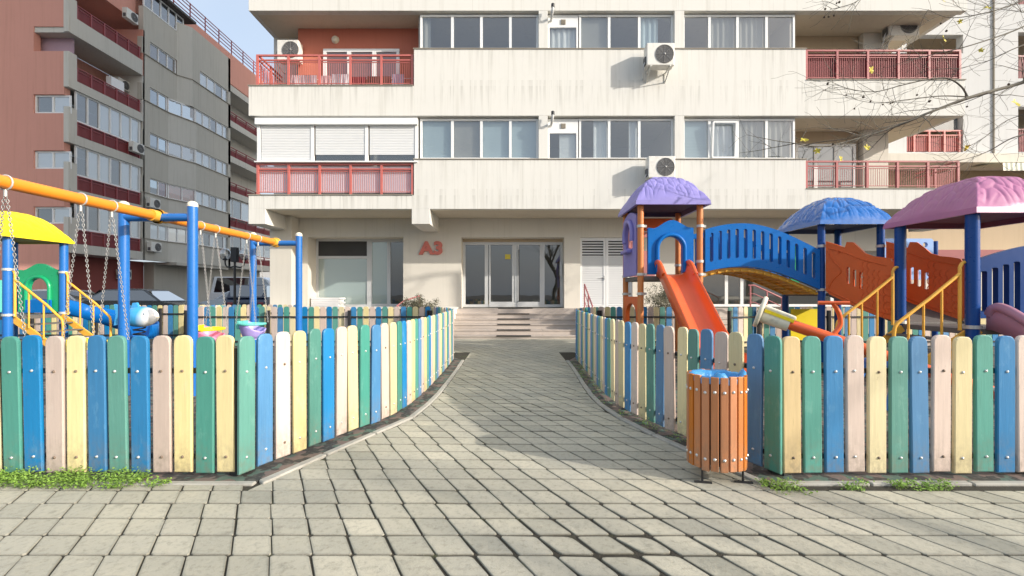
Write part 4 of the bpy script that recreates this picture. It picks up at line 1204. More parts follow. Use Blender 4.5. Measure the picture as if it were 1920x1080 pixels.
# ---------------------------------------------------------------- white wing on the right
RW = thing('apartment_building', 'white rendered wing with a drainpipe behind the bare tree branches', 'building', (20,18.6,0))
wy = 18.6; ws = F/wy
def rx(px): return (px-960)/ws
def rz_(py): return CH+(HZ-py)/ws
def rpart(name, mb, mats, parent=None, **kw):
    mb.v = [(x-20,y-wy,z) for x,y,z in mb.v]; return obj(name, mb, mats, parent or RW, **kw)
rows_ = [(rz_(285),rz_(200)),(rz_(147),rz_(60)),(rz_(8),rz_(-60))]
lo = [(rz_(285),rz_(215)),(rz_(100),rz_(65)),(rz_(-30),rz_(-60))]
xa0,xa1,xb0 = rx(1700),rx(1806),rx(1909)
zp = 0; base = rz_(300)
w_ = MB(); w_.box(xa1,xb0,wy,wy+.3,base,15); w_.box(11,xa0,wy,wy+.3,base,15)
zq = base
for z0,z1 in lo: w_.box(xa0,xa1,wy,wy+.3,zq,z0); zq = z1
w_.box(xa0,xa1,wy,wy+.3,zq,15)
rpart('wall', w_, MT['wing'])
w2 = MB(); zq = base
for z0,z1 in rows_: w2.box(xb0,xb0+2.2,wy,wy+.3,zq,z0); zq = z1
w2.box(xb0,xb0+2.2,wy,wy+.3,zq,15); w2.box(xb0+2.2,34,wy,wy+.3,base,15)
rpart('wall', w2, MT['wing'])
rpart('wall', MB().box(11,34,wy+.35,wy+.6,0,base-.005), MT['tan'])
rpart('wall', MB().box(10.6,34,wy-.9,wy+.3,base-.35,base-.004), MT['lowerwall'])
rpart('balcony_wall', MB().box(xa0-1,xb0+4,wy+1.4,wy+1.5,base,15), MT['tan'])
for z0,z1 in rows_:
    r = MB(); r.box(xb0+.02,xb0+2.2,wy+.03,wy+.09,z0+.9,z0+.96)
    for i in range(24): r.box(xb0+.04+i*.09,xb0+.06+i*.09,wy+.05,wy+.07,z0,z0+.9)
    rpart('balcony_railing', r, MT['raild'])
    rpart('screen', MB().box(xb0+.02,xb0+2.2,wy+.11,wy+.12,z0+.02,z0+.85), MT['raild'])
z0,z1 = lo[0]
r = MB(); r.box(xa0,xa1,wy+.03,wy+.09,z0+.85,z0+.91); r.box(xa0,xa1,wy+.03,wy+.09,z0+.68,z0+.72)
for i in range(30): r.box(xa0+i*.078,xa0+.02+i*.078,wy+.05,wy+.07,z0+.05,z0+.68)
for i in range(4): r.box(xa0+.3+i*.62,xa0+.37+i*.62,wy+.02,wy+.1,z0,z0+.85)
rpart('balcony_railing', r, MT['rail']); rpart('screen', MB().box(xa0,xa1,wy+.11,wy+.12,z0+.02,z0+.62), MT['raild'])
rpart('pane', MB().box(xa0,xa1-.05,wy+.2,wy+.21,z0+.95,z1), gb)
dp_ = MB(); dp_.tube([(rx(1862),wy-.035,base+.02),(rx(1862),wy-.035,15)],.03,8); rpart('drainpipe', dp_, MT['sill'])
aw = MB(); n = 44; ax0, ax1 = rx(1806), rx(1990)
for i in range(n):
    x0 = ax0+(ax1-ax0)*i/n; x1 = ax0+(ax1-ax0)*(i+1)/n
    aw.add([(x0,wy-.2,base-.36),(x1,wy-.2,base-.36),(x1,wy-1.5,base-.55),(x0,wy-1.5,base-.55)],[(0,1,2,3)],i%2)
    aw.add([(x0,wy-1.5,base-.55),(x1,wy-1.5,base-.55),(x1,wy-1.52,base-.85),(x0,wy-1.52,base-.85)],[(0,1,2,3)],i%2)
rpart('awning', aw, [MT['cream'],pm('green_stripe',(.42,.44,.36),.8,.1,4)])
rpart('wall', MB().box(11,34,wy-.5,wy+.34,0,2.9), MT['lowerwall'])
rpart('fascia', MB().box(11,34,wy-1.0,wy-.51,2.55,2.9), MT['raild'])

# ---------------------------------------------------------------- street lamp
sl = thing('street_lamp', 'black street lamp with two clear globes behind the far swing post', 'street lamp', (-9.75,16,-.04))
mb = MB(); mb.lathe([(.13,0),(.13,.12),(.06,.35),(.045,.5),(.035,2.65)],12); obj('pole', mb, MT['black'], sl)
obj('lamp_box', MB().box(-.10,.10,-.08,.08,2.35,2.86), MT['black'], sl)
gm = glass_mat('globe_glass',(.92,.94,.95),1.2)
for s in (-1,1):
    a = MB(); a.tube(smooth_path([(0,0,2.2),(s*.2,0,2.16),(s*.32,0,2.24),(s*.34,0,2.42)],6),.025,8); arm = obj('arm', a, MT['black'], sl)
    g_ = MB(); g_.lathe([(.06,2.42),(.14,2.48),(.18,2.6),(.165,2.72),(.10,2.81),(.001,2.83)],18,(s*.34,0,0)); obj('globe', g_, gm, sl)
    c_ = MB(); c_.lathe([(.001,2.40),(.075,2.41),(.075,2.46),(.03,2.48),(.02,2.56),(.001,2.57)],10,(s*.34,0,0)); obj('lamp_holder', c_, MT['black'], sl)

# ---------------------------------------------------------------- cars
def car(name, label, cat, loc, rz, paint, prof, cabin, width, wheel_x, wr=.32):
    """prof/cabin: side outlines (x forward, z). local x is the length axis"""
    t = thing(name, label, cat, loc, rz)
    b = MB(); b.panel(prof, [], width, (0,0,0), (1,0,0), (0,0,1)); obj('body', b, paint, t, bevel=.07, seg=3)
    # cabin narrower at the top: loft between outline scaled in width
    n = len(cabin); vs = []; zmin = min(z for x,z in cabin); zmax = max(z for x,z in cabin)
    for s in (-1,1):
        for x,z in cabin: vs.append((x, s*(width/2-.06-.16*(z-zmin)/(zmax-zmin)), z))
    fs = [tuple(range(n)), tuple(range(n,2*n))[::-1]] + [(i,n+i,n+(i+1)%n,(i+1)%n) for i in range(n)]
    c = MB(); c.add(vs, fs); obj('roof', c, paint, t, bevel=.04)
    ins = []
    cx = sum(x for x,z in cabin)/n; 
    zt = zmax-.08
    for s in (-1,1):
        pts = [(cx+(x-cx)*.9, min(zt, zmin+.04+(z-zmin)*.94)) for x,z in cabin]
        w_ = MB(); w_.add([(x, s*(width/2-.06-.16*(z-zmin)/(zmax-zmin)+.006), z) for x,z in pts],[tuple(range(n)) if s < 0 else tuple(range(n))[::-1]])
        obj('side_window', w_, MT['carglass'], t)
    # windscreens: first and last slanted edges of the cabin
    for (i,j) in ((0,1),(n-2,n-1)):
        (xa,za),(xb,zb) = cabin[i],cabin[j]; sg = 1 if i == 0 else -1
        ya = width/2-.10; yb = width/2-.25
        nx = -(zb-za); nz = (xb-xa); L = math.hypot(nx,nz); nx,nz = nx/L*.008,nz/L*.008
        if (nx > 0) != ((xa+xb)/2 > cx): nx,nz = -nx,-nz
        pa = [(xa+(xb-xa)*q+nx, za+(zb-za)*q+nz) for q in (.06,.9)]
        w_ = MB(); w_.add([(pa[0][0],-ya,pa[0][1]),(pa[0][0],ya,pa[0][1]),(pa[1][0],yb,pa[1][1]),(pa[1][0],-yb,pa[1][1])],[(0,1,2,3)])
        obj('windscreen', w_, MT['carglass'], t)
    for x in wheel_x:
        for s in (-1,1):
            ty = MB(); ty.lathe([(wr*.6,-.1),(wr*.95,-.1),(wr,-.06),(wr,.06),(wr*.95,.1),(wr*.6,.1)],18,(x,s*(width/2-.09),wr),'y'); to = obj('wheel', ty, MT['strip'], t)
            ri = MB(); ri.lathe([(wr*.62,-.07),(wr*.5,-.085*s),(wr*.12,-.09*s if s else 0),(.001,-.09)],12,(x,s*(width/2-.09),wr),'y'); obj('rim', ri, MT['alu'], to)
    xf = max(x for x,z in prof); xr = min(x for x,z in prof)
    for s in (-1,1):
        h = MB(); h.box(xf-.10,xf+.012,s*width*.33-.16,s*width*.33+.16,.62,.76); obj('headlight', h, MT['white'], t, bevel=.03)
        h = MB(); h.box(xr-.012,xr+.08,s*width*.36-.12,s*width*.36+.12,.72,.86); obj('tail_light', h, MT['raild'], t, bevel=.02)
    return t
MT['carglass'] = glass_mat('car_glass',(.3,.32,.34),1.2,.8,(.02,.025,.03))
def paint(n,c): return pm(n,c,.25,.04,2,coat=.7)
HP = [(-1.9,.25),(1.9,.25),(2.0,.55),(1.95,.75),(1.6,.86),(.95,.95),(-1.7,.97),(-1.95,.85),(-2.0,.5)]
HC = [(1.15,.93),(.45,1.40),(-.2,1.46),(-1.2,1.42),(-1.85,.94)]
car('parked_car','dark hatchback parked behind the stairs of the yellow roofed tower','car',(-15.3,19.0,-.05),R(4),paint('dark_paint',(.03,.033,.035)),HP,HC,1.72,(-1.25,1.25))
car('parked_car','silver car parked behind the green arch of the yellow roofed tower','car',(-20.0,20.5,-.05),R(0),paint('silver_paint',(.45,.46,.47)),HP,HC,1.72,(-1.25,1.25))
car('parked_car','silver car parked in front of the white van behind the swings','car',(-15.4,26.0,-.05),R(180),paint('silver_blue_paint',(.55,.60,.64)),HP,HC,1.75,(-1.25,1.25))
SP = [(-2.2,.3),(2.2,.3),(2.3,.6),(2.25,.95),(1.6,1.08),(-2.1,1.1),(-2.3,.9),(-2.3,.5)]
SC = [(1.35,1.05),(.6,1.66),(-.2,1.72),(-1.9,1.68),(-2.25,1.06)]
car('parked_car','dark blue off-road car parked at the right end of the white van','car',(-12.9,23.6,-.05),R(100),paint('navy_paint',(.015,.025,.06)),SP,SC,1.85,(-1.4,1.4),.37)
VP = [(-2.7,.3),(2.6,.3),(2.75,.6),(2.7,1.0),(2.2,1.32),(-2.7,1.36)]
VC = [(2.15,1.3),(1.35,2.25),(.9,2.46),(-2.5,2.5),(-2.68,1.35)]
van = car('white_van','white minibus with a high roof parked across the street behind the swings','van',(-18.6,33,-.05),R(0),paint('van_white',(.86,.88,.90)),VP,VC,2.0,(-1.7,1.75),.36)

# ---------------------------------------------------------------- trees
def grow(mb, p, d, L, r, depth, tips, n=5, up=.12, spread=.9, m=0):
    k = 5; pts = [p]; rs = [r]; q = Vector(p); dd = Vector(d).normalized()
    for i in range(k):
        dd = (dd + Vector((random.gauss(0,.13),random.gauss(0,.13),random.gauss(0,.13)+up*.3))).normalized()
        q = q + dd*(L/k); pts.append(q.copy()); rs.append(max(.0022, r*(1-.55*(i+1)/k)))
    mb.tube(pts, rs, 7 if r > .05 else (5 if r > .012 else 3), m, caps=False)
    if depth == 0: tips.append((pts[-1], dd)); return
    for i in range(n):
        j = random.randint(1,k); a = pts[j]; 
        t = (pts[j]-pts[j-1]).normalized(); s = t.orthogonal().normalized(); s.rotate(Matrix.Rotation(random.uniform(0,6.28),3,t))
        nd_ = (t*random.uniform(.55,1.0) + s*spread*random.uniform(.5,1.0) + Vector((0,0,up))).normalized()
        grow(mb, a, nd_, L*random.uniform(.5,.72), rs[j]*random.uniform(.5,.68), depth-1, tips, n, up, spread, m)
def maple_leaf(mb, c, s, m=0):
    """five-lobed leaf"""
    ang = random.uniform(0,6.28); nrm = Vector((random.gauss(0,.6),-1,random.gauss(0,.6))).normalized(); u = nrm.orthogonal().normalized(); u.rotate(Matrix.Rotation(ang,3,nrm)); w = nrm.cross(u)
    pts = []
    for i in range(20):
        a = 2*math.pi*i/20; r = s*(.55+.45*abs(math.cos(a*2.5)))
        if abs(a-math.pi) < .3: r *= .5
        pts.append(Vector(c)+u*r*math.cos(a)+w*r*math.sin(a)+nrm*.15*s*math.cos(a*3))
    mb.add(pts+[Vector(c)-nrm*.1*s],[(i,(i+1)%20,20) for i in range(20)],m)
def tree_thing(label, loc, h, seed, depth=4, group=None, spread=.9, r=.14):
    random.seed(seed)
    t = thing('plane_tree', label, 'tree', loc, group=group)
    tr = MB(); tips = []; k = 7
    pts = [Vector((random.gauss(0,.05)*i, random.gauss(0,.05)*i, h*.40*i/k)) for i in range(k+1)]
    tr.tube(pts, [r*(1.25-.45*i/k) for i in range(k+1)], 10); obj('trunk', tr, MT['bark'], t)
    cr = MB()
    for i in range(6):
        a = 6.28*i/6+random.uniform(-.4,.4); j = random.randint(5,7)
        grow(cr, pts[j], Vector((math.cos(a)*.7,math.sin(a)*.7,1.0)), h*random.uniform(.26,.36), r*.55, depth, tips, 4, .18, spread)
    obj('crown', cr, MT['bark'], t)
    return t
tree_thing('bare tree standing behind the viewer, mirrored in the window glass', (3.5,-9.0,-.05), 11, 5, 3)
tree_thing('bare tree standing to the right behind the viewer', (13.0,-5.4,-.05), 9.5, 8, 3)
# plane tree whose branches reach in from the right
random.seed(21)
PT = thing('plane_tree', 'bare plane tree with a few yellow leaves reaching in from the right', 'tree', (11.6,7.4,-.02))
o0 = Vector((11.6,7.4,-.02))
tr = MB(); tp = [Vector((0,0,0)),Vector((.03,0,1.5)),Vector((-.05,.02,3.2)),Vector((.02,.05,4.8)),Vector((.1,.1,6.4)),Vector((.05,.05,8.0))]
tr.tube([p for p in tp],[.20,.165,.15,.13,.105,.08],12); obj('trunk', tr, MT['bark'], PT)
BR = [([(1960,140),(1900,160),(1820,182),(1740,212),(1680,237),(1600,262),(1540,275),(1485,268)],7.0,.030,3.1),
      ([(1960,30),(1900,58),(1820,85),(1760,100),(1700,113)],6.8,.016,4.6),
      ([(1960,-20),(1900,8),(1840,26),(1780,33),(1740,18)],7.3,.015,5.2),
      ([(1960,68),(1900,92),(1850,115),(1790,130)],7.2,.013,4.9),
      ([(1960,245),(1900,258),(1850,285),(1800,300),(1740,302)],6.7,.012,2.9),
      ([(1960,205),(1890,225),(1840,262),(1800,282)],7.4,.010,2.6),
      ([(1980,-60),(1800,-50),(1650,-22),(1600,6),(1556,18)],7.5,.018,6.0)]
cr = MB(); tips = []; limbs = []
for k,(px,d,r,zt) in enumerate(BR):
    e0 = P(px[0][0],px[0][1],d)-o0; e1 = P(px[1][0],px[1][1],d)-o0; ex_ = e0+(e0-e1)*1.1
    pts = [Vector((0,0,zt)),ex_] + [P(x,y,d+.12*math.sin(i*1.7+k))-o0 for i,(x,y) in enumerate(px)]
    sp = smooth_path(pts,6); n = len(sp)
    cr.tube(sp,[max(.003,r*1.55*(1-.86*(i/(n-1))**.6)) for i in range(n)],7,caps=False)
    limbs.append((sp,r))
for (px,d,r,par) in (([(1815,183),(1802,162),(1776,147),(1735,150),(1690,160),(1640,172),(1590,166),(1552,150)],7.0,.014,0),([(1820,182),(1765,180),(1700,187),(1640,193),(1585,182)],6.95,.010,0),([(1740,212),(1700,228),(1640,245),(1590,272)],6.9,.012,0)):
    sp = smooth_path([P(x,y,d)-o0 for x,y in px],6); n = len(sp)
    cr.tube(sp,[max(.0025,r*(1-.8*i/(n-1))) for i in range(n)],6,caps=False); limbs.append((sp,r))
twt = []
for sp,r in limbs:
    for i in range(8,len(sp)):
        if random.random() < .55:
            t = (sp[i]-sp[i-1]).normalized()
            d_ = (t*.7+Vector((random.gauss(0,.5),random.gauss(0,.5),random.gauss(.12,.5)))).normalized()
            grow(cr, sp[i], d_, random.uniform(.25,.8), max(.003,r*.28), random.choice((0,1,1)), twt, 3, .05, 1.0)
obj('branches', cr, MT['bark'], PT)
# upper crown above the frame: its shade falls on the facade
uc = MB()
for i in range(4):
    a = 6.28*i/4+random.uniform(-.4,.4); grow(uc, tp[random.randint(3,5)], Vector((math.cos(a),math.sin(a),.8)), random.uniform(2.2,3.2), .045, 3, [], 4, .15, .9)
obj('upper_crown', uc, MT['bark'], PT)
for i,(x,y,d,s) in enumerate(((1634,131,6.6,.055),(1852,14,6.8,.055),(1770,2,6.9,.03),(1626,276,6.7,.05),(1508,262,6.8,.06),(1532,283,6.8,.05),(1577,297,6.75,.045),(1905,193,6.5,.07),(1812,277,6.7,.055),(1800,40,7,.04),(1770,72,7,.06),(1840,94,6.9,.04))):
    lf = MB(); maple_leaf(lf, P(x,y,d)-o0, s); obj('leaf', lf, MT['leaf'], PT)
sd = MB()
for (x,y) in ((1546,17),(1570,6),(1576,4),(1548,32),(1555,31),(1562,29),(1584,178),(1632,190),(1618,182),(1672,194),(1675,192),(1550,156),(1552,158),(1602,204),(1654,196),(1892,158),(1773,58),(1764,44),(1722,178),(1816,200),(1562,270),(1870,170),(1740,190),(1745,189)):
    c = P(x+random.uniform(-3,3),y,random.uniform(6.7,7.2))-o0; rr_ = random.uniform(.013,.019)
    sd.lathe([(.001,-rr_),(rr_*.7,-rr_*.7),(rr_,0),(rr_*.7,rr_*.7),(.001,rr_)],8,c); sd.tube([c+Vector((0,0,rr_)),c+Vector((.03,0,.08))],.0018,3)
obj('seed_balls', sd, MT['seed'], PT, kind='stuff')

# shrubs beside the steps
def shrub(label, loc, h, w, n, seed, twiggy=.5):
    random.seed(seed); t = thing('shrub', label, 'shrub', loc)
    st = MB(); tips = []
    for i in range(9):
        a = 6.28*i/9; grow(st, Vector((random.gauss(0,.03),random.gauss(0,.03),0)), Vector((math.cos(a)*w/h,math.sin(a)*w/h,1)), h*.55, .012, 2, tips, 4, .1, .8)
    obj('stems', st, MT['barkd'], t)
    lv = MB()
    for i in range(n):
        p, d = random.choice(tips); c = p+Vector((random.gauss(0,.05),random.gauss(0,.05),random.gauss(0,.05)))
        a = Vector((random.gauss(0,1),random.gauss(0,1),random.gauss(.5,1))).normalized()*random.uniform(.025,.055); b = a.orthogonal().normalized()*random.uniform(.007,.015)
        lv.add([c,c+a*.5+b,c+a,c+a*.5-b],[(0,1,2,3)])
    obj('leaves', lv, MT['shrub'], t)
shrub('low grey green shrub beside the entrance steps behind the fence', (-2.38,12.75,-.045), 1.02, .55, 15000, 3)
shrub('small upright shrub behind the orange slide', (4.28,12.6,-.045), 1.5, .38, 6500, 4)
# ---------------------------------------------------------------- playground helpers
def roof_mesh(cx, cy, sx, sy, z, H, seed, mats, leaf=.16, amp=.024, N=120, fas=.075, pw=2.5):
    random.seed(seed); C = []; G = 7
    for j in range(-1,G+1):
        for i in range(-1,G+1):
            u = -1+2*(i+.5+(.5 if j%2 else 0)+random.uniform(-.25,.25))/G; v = -1+2*(j+.5+random.uniform(-.25,.25))/G
            C.append((u,v,math.atan2(v,u)+random.uniform(-.9,.9),random.uniform(.7,1.3)))
    vs = []
    for j in range(N+1):
        for i in range(N+1):
            u = -1+2*i/N; v = -1+2*j/N; m_ = max(abs(u),abs(v)); l_ = min(1.0, math.hypot(u,v)/1.15)
            mm = min(1,.80*m_+.20*l_)
            if m_ >= .999: mm = 1
            h = H*(1-mm**pw); d1 = d2 = 9; best = None
            for c in C:
                dx, dy = u-c[0], v-c[1]
                if abs(dx) > .55 or abs(dy) > .55: continue
                p_ = dx*math.cos(c[2])+dy*math.sin(c[2]); q_ = -dx*math.sin(c[2])+dy*math.cos(c[2])
                d = math.hypot(p_*.72, q_*1.30)/c[3]**.3
                if d < d1: d2 = d1; d1 = d; best = (p_,q_,c[3])
                elif d < d2: d2 = d
            g_ = min(1,(d2-d1)/.10); e = amp*(g_*(2-g_))*.75+amp*.35*max(0,1-d1/.2)
            if best:
                e += amp*.22*(best[2]-1)+amp*.5*best[0]
                if abs(best[1]) < .014 and best[0] > -.12: e -= amp*.35
            vs.append((cx+u*sx/2, cy+v*sy/2, z+fas+h+max(0,e)*min(1,(1-m_)*9)))
    fs = [(j*(N+1)+i,j*(N+1)+i+1,(j+1)*(N+1)+i+1,(j+1)*(N+1)+i) for j in range(N) for i in range(N)]
    mb = MB(); mb.add(vs, fs, 0, True)
    k = .012
    c4 = [(-1,-1),(1,-1),(1,1),(-1,1)]
    top = [(cx+a*sx/2,cy+b*sy/2,z+fas) for a,b in c4]; bot = [(cx+a*(sx/2+k),cy+b*(sy/2+k),z) for a,b in c4]
    inn = [(cx+a*(sx/2-.04),cy+b*(sy/2-.04),z) for a,b in c4]; und = [(cx+a*(sx/2-.10),cy+b*(sy/2-.10),z+fas*.9) for a,b in c4]
    L = [top,bot,inn,und]
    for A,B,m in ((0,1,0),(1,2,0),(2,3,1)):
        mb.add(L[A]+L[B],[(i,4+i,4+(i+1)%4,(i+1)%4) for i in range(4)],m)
    mb.add(und,[(3,2,1,0)],1)  # second material: roof colour darkened to stand in for shade inside the dome
    return mb
def post(parent, x, y, z1, r, mat, org, clamps=(), z0=0.0):
    mb = MB(); mb.tube([(x-org[0],y-org[1],z0),(x-org[0],y-org[1],z1)],r,16); po = obj('post', mb, mat, parent)
    for z in clamps:
        c = MB(); c.lathe([(r+.001,z-.022),(r+.012,z-.022),(r+.012,z+.022),(r+.001,z+.022)],16,(x-org[0],y-org[1],0),smooth=False)
        c.box(x-org[0]+r,x-org[0]+r+.05,y-org[1]-.012,y-org[1]+.012,z-.02,z+.02)
        obj('clamp', c, MT['zinc'], po)
    return po

# ---------------------------------------------------------------- big play structure on the right
OB = (4.5,7.5,0.0)
BP = thing('play_structure', 'large play structure with lilac, blue and pink roofs, bridges and slides behind the right fence', 'play structure', OB)
def q(name, mb, mats, parent=None, **kw):
    mb.v = [(x-OB[0],y-OB[1],z) for x,y,z in mb.v]
    return obj(name, mb, mats, parent or BP, **kw)
GZ = 0.006
# lilac tower
ax0,ax1,ay0,ay1 = 2.19,3.20,7.75,8.77; AD = 1.47
for x,y in ((ax0,ay0),(ax1,ay0),(ax0,ay1),(ax1,ay1)): post(BP,x,y,2.72,.052,MT['postorange'],OB,(1.50,2.32,1.17 if x == ax0 else 1.72),GZ)
q('roof', roof_mesh(2.70,8.24,1.24,1.26,2.665,.50,4,None), [MT['purple'],pm('shaded_violet_inside',(.05,.04,.09),.7)])
q('deck', MB().box(ax0-.02,ax1+.02,ay0-.02,ay1+.02,AD-.07,AD), MT['deck'], bevel=.006)
# blue slide entry with arch
w0,w1 = 2.31,3.08
def arch_panel(x0,x1,z0,z1,hump,hw,hz0,hz1,drop=.1):
    cx = (x0+x1)/2; out = [(x0,z0),(cx-hw/2,z0)]
    r = hw/2
    out += [(cx-hw/2,hz1-r)] if hz0 is None else []
    return out
def entry_panel(x0,x1,z0,z1,hw,ht,n=14):
    """panel outline with wavy top and an arch opening reaching the floor"""
    cx = (x0+x1)/2; r = hw/2; out = [(x0,z0)]
    out.append((cx-r,z0))
    for i in range(n+1):
        a = math.pi-math.pi*i/n; out.append((cx+r*math.cos(a), ht-r+r*math.sin(a)))
    out.append((cx+r,z0)); out.append((x1,z0)); out.append((x1,z1-.13))
    for i in range(1,16):
        t = i/16; x = x1+(x0-x1)*t; out.append((x, z1-.13+.13*max(0,math.sin(math.pi*min(1,max(0,(t-.12)/.76))))**1.5+.015*math.sin(t*math.pi*2)))
    out.append((x0,z1-.13)); return out
def arch_trim(x0,x1,z0,hw,ht,y,rr=.035,n=16):
    cx = (x0+x1)/2; r = hw/2+.03; pts = [(cx-r,y,z0+.02)]
    for i in range(n+1):
        a = math.pi-math.pi*i/n; pts.append((cx+r*math.cos(a),y,ht-hw/2+r*math.sin(a)))
    pts.append((cx+r,y,z0+.02)); return MB().tube(pts,rr,8)
ep = MB(); ep.panel(entry_panel(w0,w1,1.50,2.42,.40,2.14),[],.07,(0,7.75,0)); po = q('entry_panel', ep, MT['pblue'], bevel=.02)
q('arch_rim', arch_trim(w0,w1,1.52,.40,2.14,7.70), MT['pblue'], po)
# lilac side panel with window
sp = MB(); L = ay1-ay0-.12; hole = arch_hole(L/2,.44,1.98,2.42)
out = [(0,1.49),(L,1.49),(L,2.52)]+[(L-L*i/12,2.52+.11*math.sin(math.pi*i/12)) for i in range(1,12)]+[(0,2.52)]
sp.panel(out,[hole],.06,(ax0-.03,ay1-.06,0),(0,-1,0)); so = q('side_panel', sp, MT['purple'], bevel=.015)
ld = MB(); ld.box(ax0-.17,ax0-.06,8.08,8.50,1.90,1.96); q('ledge', ld, MT['purple'], so, bevel=.02)
hd = MB(); hd.tube([(ax0-.08,8.26+.27*math.cos(a),2.20+.27*math.sin(a)) for a in [R(-20+220*i/14) for i in range(15)]],.045,8); q('window_hood', hd, MT['purple'], so)
sh_ = MB(); sh_.panel([(0,2.02),(L*.32,2.02),(L*.32,2.44),(0,2.44)],[],.03,(ax0-.01,ay1-.08,0),(0,-1,0)); q('shutter', sh_, MT['salmonp'], so)
# pink back panel
bp_ = MB(); bp_.panel([(ax0+.08,1.5),(ax1-.45,1.5),(ax1-.45,2.36),(ax0+.08,2.36)],[rrect(2.50,2.62,2.0,2.26,.02)],.05,(0,ay1,0)); q('back_panel', bp_, MT['salmonp'], bevel=.012)
bp_ = MB(); bp_.panel(rrect(ax0+.08,ax1-.1,2.38,2.62,.05),[],.05,(0,ay1,0)); q('back_panel', bp_, MT['brick'], bevel=.012)
# low orange arch panel under the deck on the path side
ap = MB(); L = ay1-ay0-.06
oa = [(0,GZ),(.14,GZ)]+[(.14+.38*(1-math.cos(math.pi*i/12))/1.0*.9, .80+.20*math.sin(math.pi*i/12)) for i in range(13)]
oa += [(L-.10,GZ),(L,GZ),(L,1.12),(0,1.12)]
ap.panel(oa,[],.07,(ax0,ay1-.03,0),(0,-1,0)); q('arch_panel', ap, MT['brick'], bevel=.015)
# orange slide
SEC = lambda w,h,t=.035: [(-w/2-t,h),(-w/2-t,-t),(w/2+t,-t),(w/2+t,h),(w/2+t*.3,h+.018),(w/2,h-.02),(w/2-.03,.035),(w/2-.09,0),(-w/2+.09,0),(-w/2+.03,.035),(-w/2,h-.02),(-w/2-t*.3,h+.018)]
cxs = 2.715
path = smooth_path([(cxs,7.74,1.50),(cxs,7.60,1.47),(cxs,7.38,1.32),(cxs+.01,6.95,.95),(cxs+.02,6.5,.56),(cxs+.02,6.2,.33),(cxs+.02,5.95,.24),(cxs+.02,5.7,.22)],6)
sl_ = MB(); sl_.sweep(path, SEC(.46,.17)); so = q('slide', sl_, MT['porange'])
for s in (-1,1):
    e = MB(); e.tube(smooth_path([(cxs+s*.25,7.76,1.58),(cxs+s*.26,7.70,1.70),(cxs+s*.26,7.55,1.66),(cxs+s*.255,7.35,1.48)],5),.042,8); q('slide_shoulder', e, MT['porange'], so)
q('slide_foot', MB().box(cxs-.2,cxs+.2,5.72,5.78,GZ,.18), MT['postorange'], so)

# arched bridge between the lilac and the blue tower
bx0,bx1,by0,by1 = 5.27,6.28,7.75,8.77; BD = 1.20
xs_ = [ax1+.07+(bx0-.06-ax1-.07)*i/30 for i in range(31)]
def bot_z(t): return 1.56+(1.26-1.56)*t**1.25+.22*math.sin(math.pi*t)**1.0*(1-.35*t)
def top_z(t): return bot_z(t)+.70-.05*t+.03*math.sin(math.pi*t)
br = MB()
floor_pts = [(x,(by0+by1)/2,bot_z(i/30)-.05) for i,x in enumerate(xs_)]
br.sweep(floor_pts,[(-.46,-.02),(.46,-.02),(.46,.02),(-.46,.02)],smooth=False); bo = q('bridge', br, MT['yellow'])
for side, yy in ((0,by0-.02),(1,by1+.02)):
    outl = [(x,bot_z(i/30)-.02) for i,x in enumerate(xs_)] + [(x,top_z(i/30)) for i,x in list(enumerate(xs_))[::-1]]
    holes = []
    for k in range(13):
        t = .055+.89*k/12; x = xs_[0]+(xs_[-1]-xs_[0])*t; zb = bot_z(t)+.12; zt_ = top_z(t)-.09; sl = (bot_z(t+.01)-bot_z(t-.01))/(.02*(xs_[-1]-xs_[0]))
        r = .030; h_ = []
        for i in range(7): a = math.pi+math.pi*i/6; h_.append((x+r*math.cos(a), zb+r+r*math.sin(a)+sl*r*math.cos(a)))
        for i in range(7): a = math.pi*i/6; h_.append((x+r*math.cos(a), zt_-r+r*math.sin(a)+sl*r*math.cos(a)))
        holes.append(h_)
    pb = MB(); pb.panel(outl, holes, .075, (0,yy,0)); q('side_panel', pb, MT['pblue'], bo, bevel=.016)
un = MB()
for yy in (by0+.05,(by0+by1)/2,by1-.05): un.tube([(x,yy,bot_z(i/30)-.09) for i,x in enumerate(xs_)],.022,6)
for k in range(16):
    t = k/15; x = xs_[0]+(xs_[-1]-xs_[0])*t; un.bar((x,by0,bot_z(t)-.085),(x,by1,bot_z(t)-.085),.03,.03)
    if k < 15:
        t2 = (k+1)/15; x2 = xs_[0]+(xs_[-1]-xs_[0])*t2
        for a,b in ((by0,(by0+by1)/2),((by0+by1)/2,by1)): un.bar((x,a,bot_z(t)-.085),(x2,b,bot_z(t2)-.085),.018,.018)
q('bridge_frame', un, MT['yellow'], bo)

# blue tower
for x,y in ((bx0,by0),(bx1,by0),(bx0,by1),(bx1,by1)): post(BP,x,y,2.40,.058,MT['dblue'],OB,(1.24,1.98),GZ)
q('roof', roof_mesh(5.78,8.24,1.24,1.26,2.335,.46,9,None,leaf=.15,amp=.030), [MT['roofblue'],pm('shaded_blue_inside',(.012,.03,.10),.6)])
q('deck', MB().box(bx0-.02,bx1+.02,by0-.02,by1+.02,BD-.07,BD), MT['deck'], bevel=.006)
gp = MB(); gp.panel(rrect(5.36,5.52,1.25,2.12,.04),[],.05,(0,by1,0)); q('back_panel', gp, MT['green'], bevel=.012)
lb_ = MB(); lb_.panel(rrect(7.26,8.22,1.45,2.25,.06),[[(7.40+.22*k+.05*math.cos(2*math.pi*i/12),2.13+.05*math.sin(2*math.pi*i/12)) for i in range(12)] for k in range(4)],.06,(0,8.9,0)); post(BP,7.22,8.9,2.2,.05,MT['dblue'],OB,(),GZ); post(BP,8.27,8.9,2.2,.05,MT['dblue'],OB,(),GZ); lo = q('back_panel', lb_, pm('sky_blue_plastic',(.25,.42,.74),.4), bevel=.015)
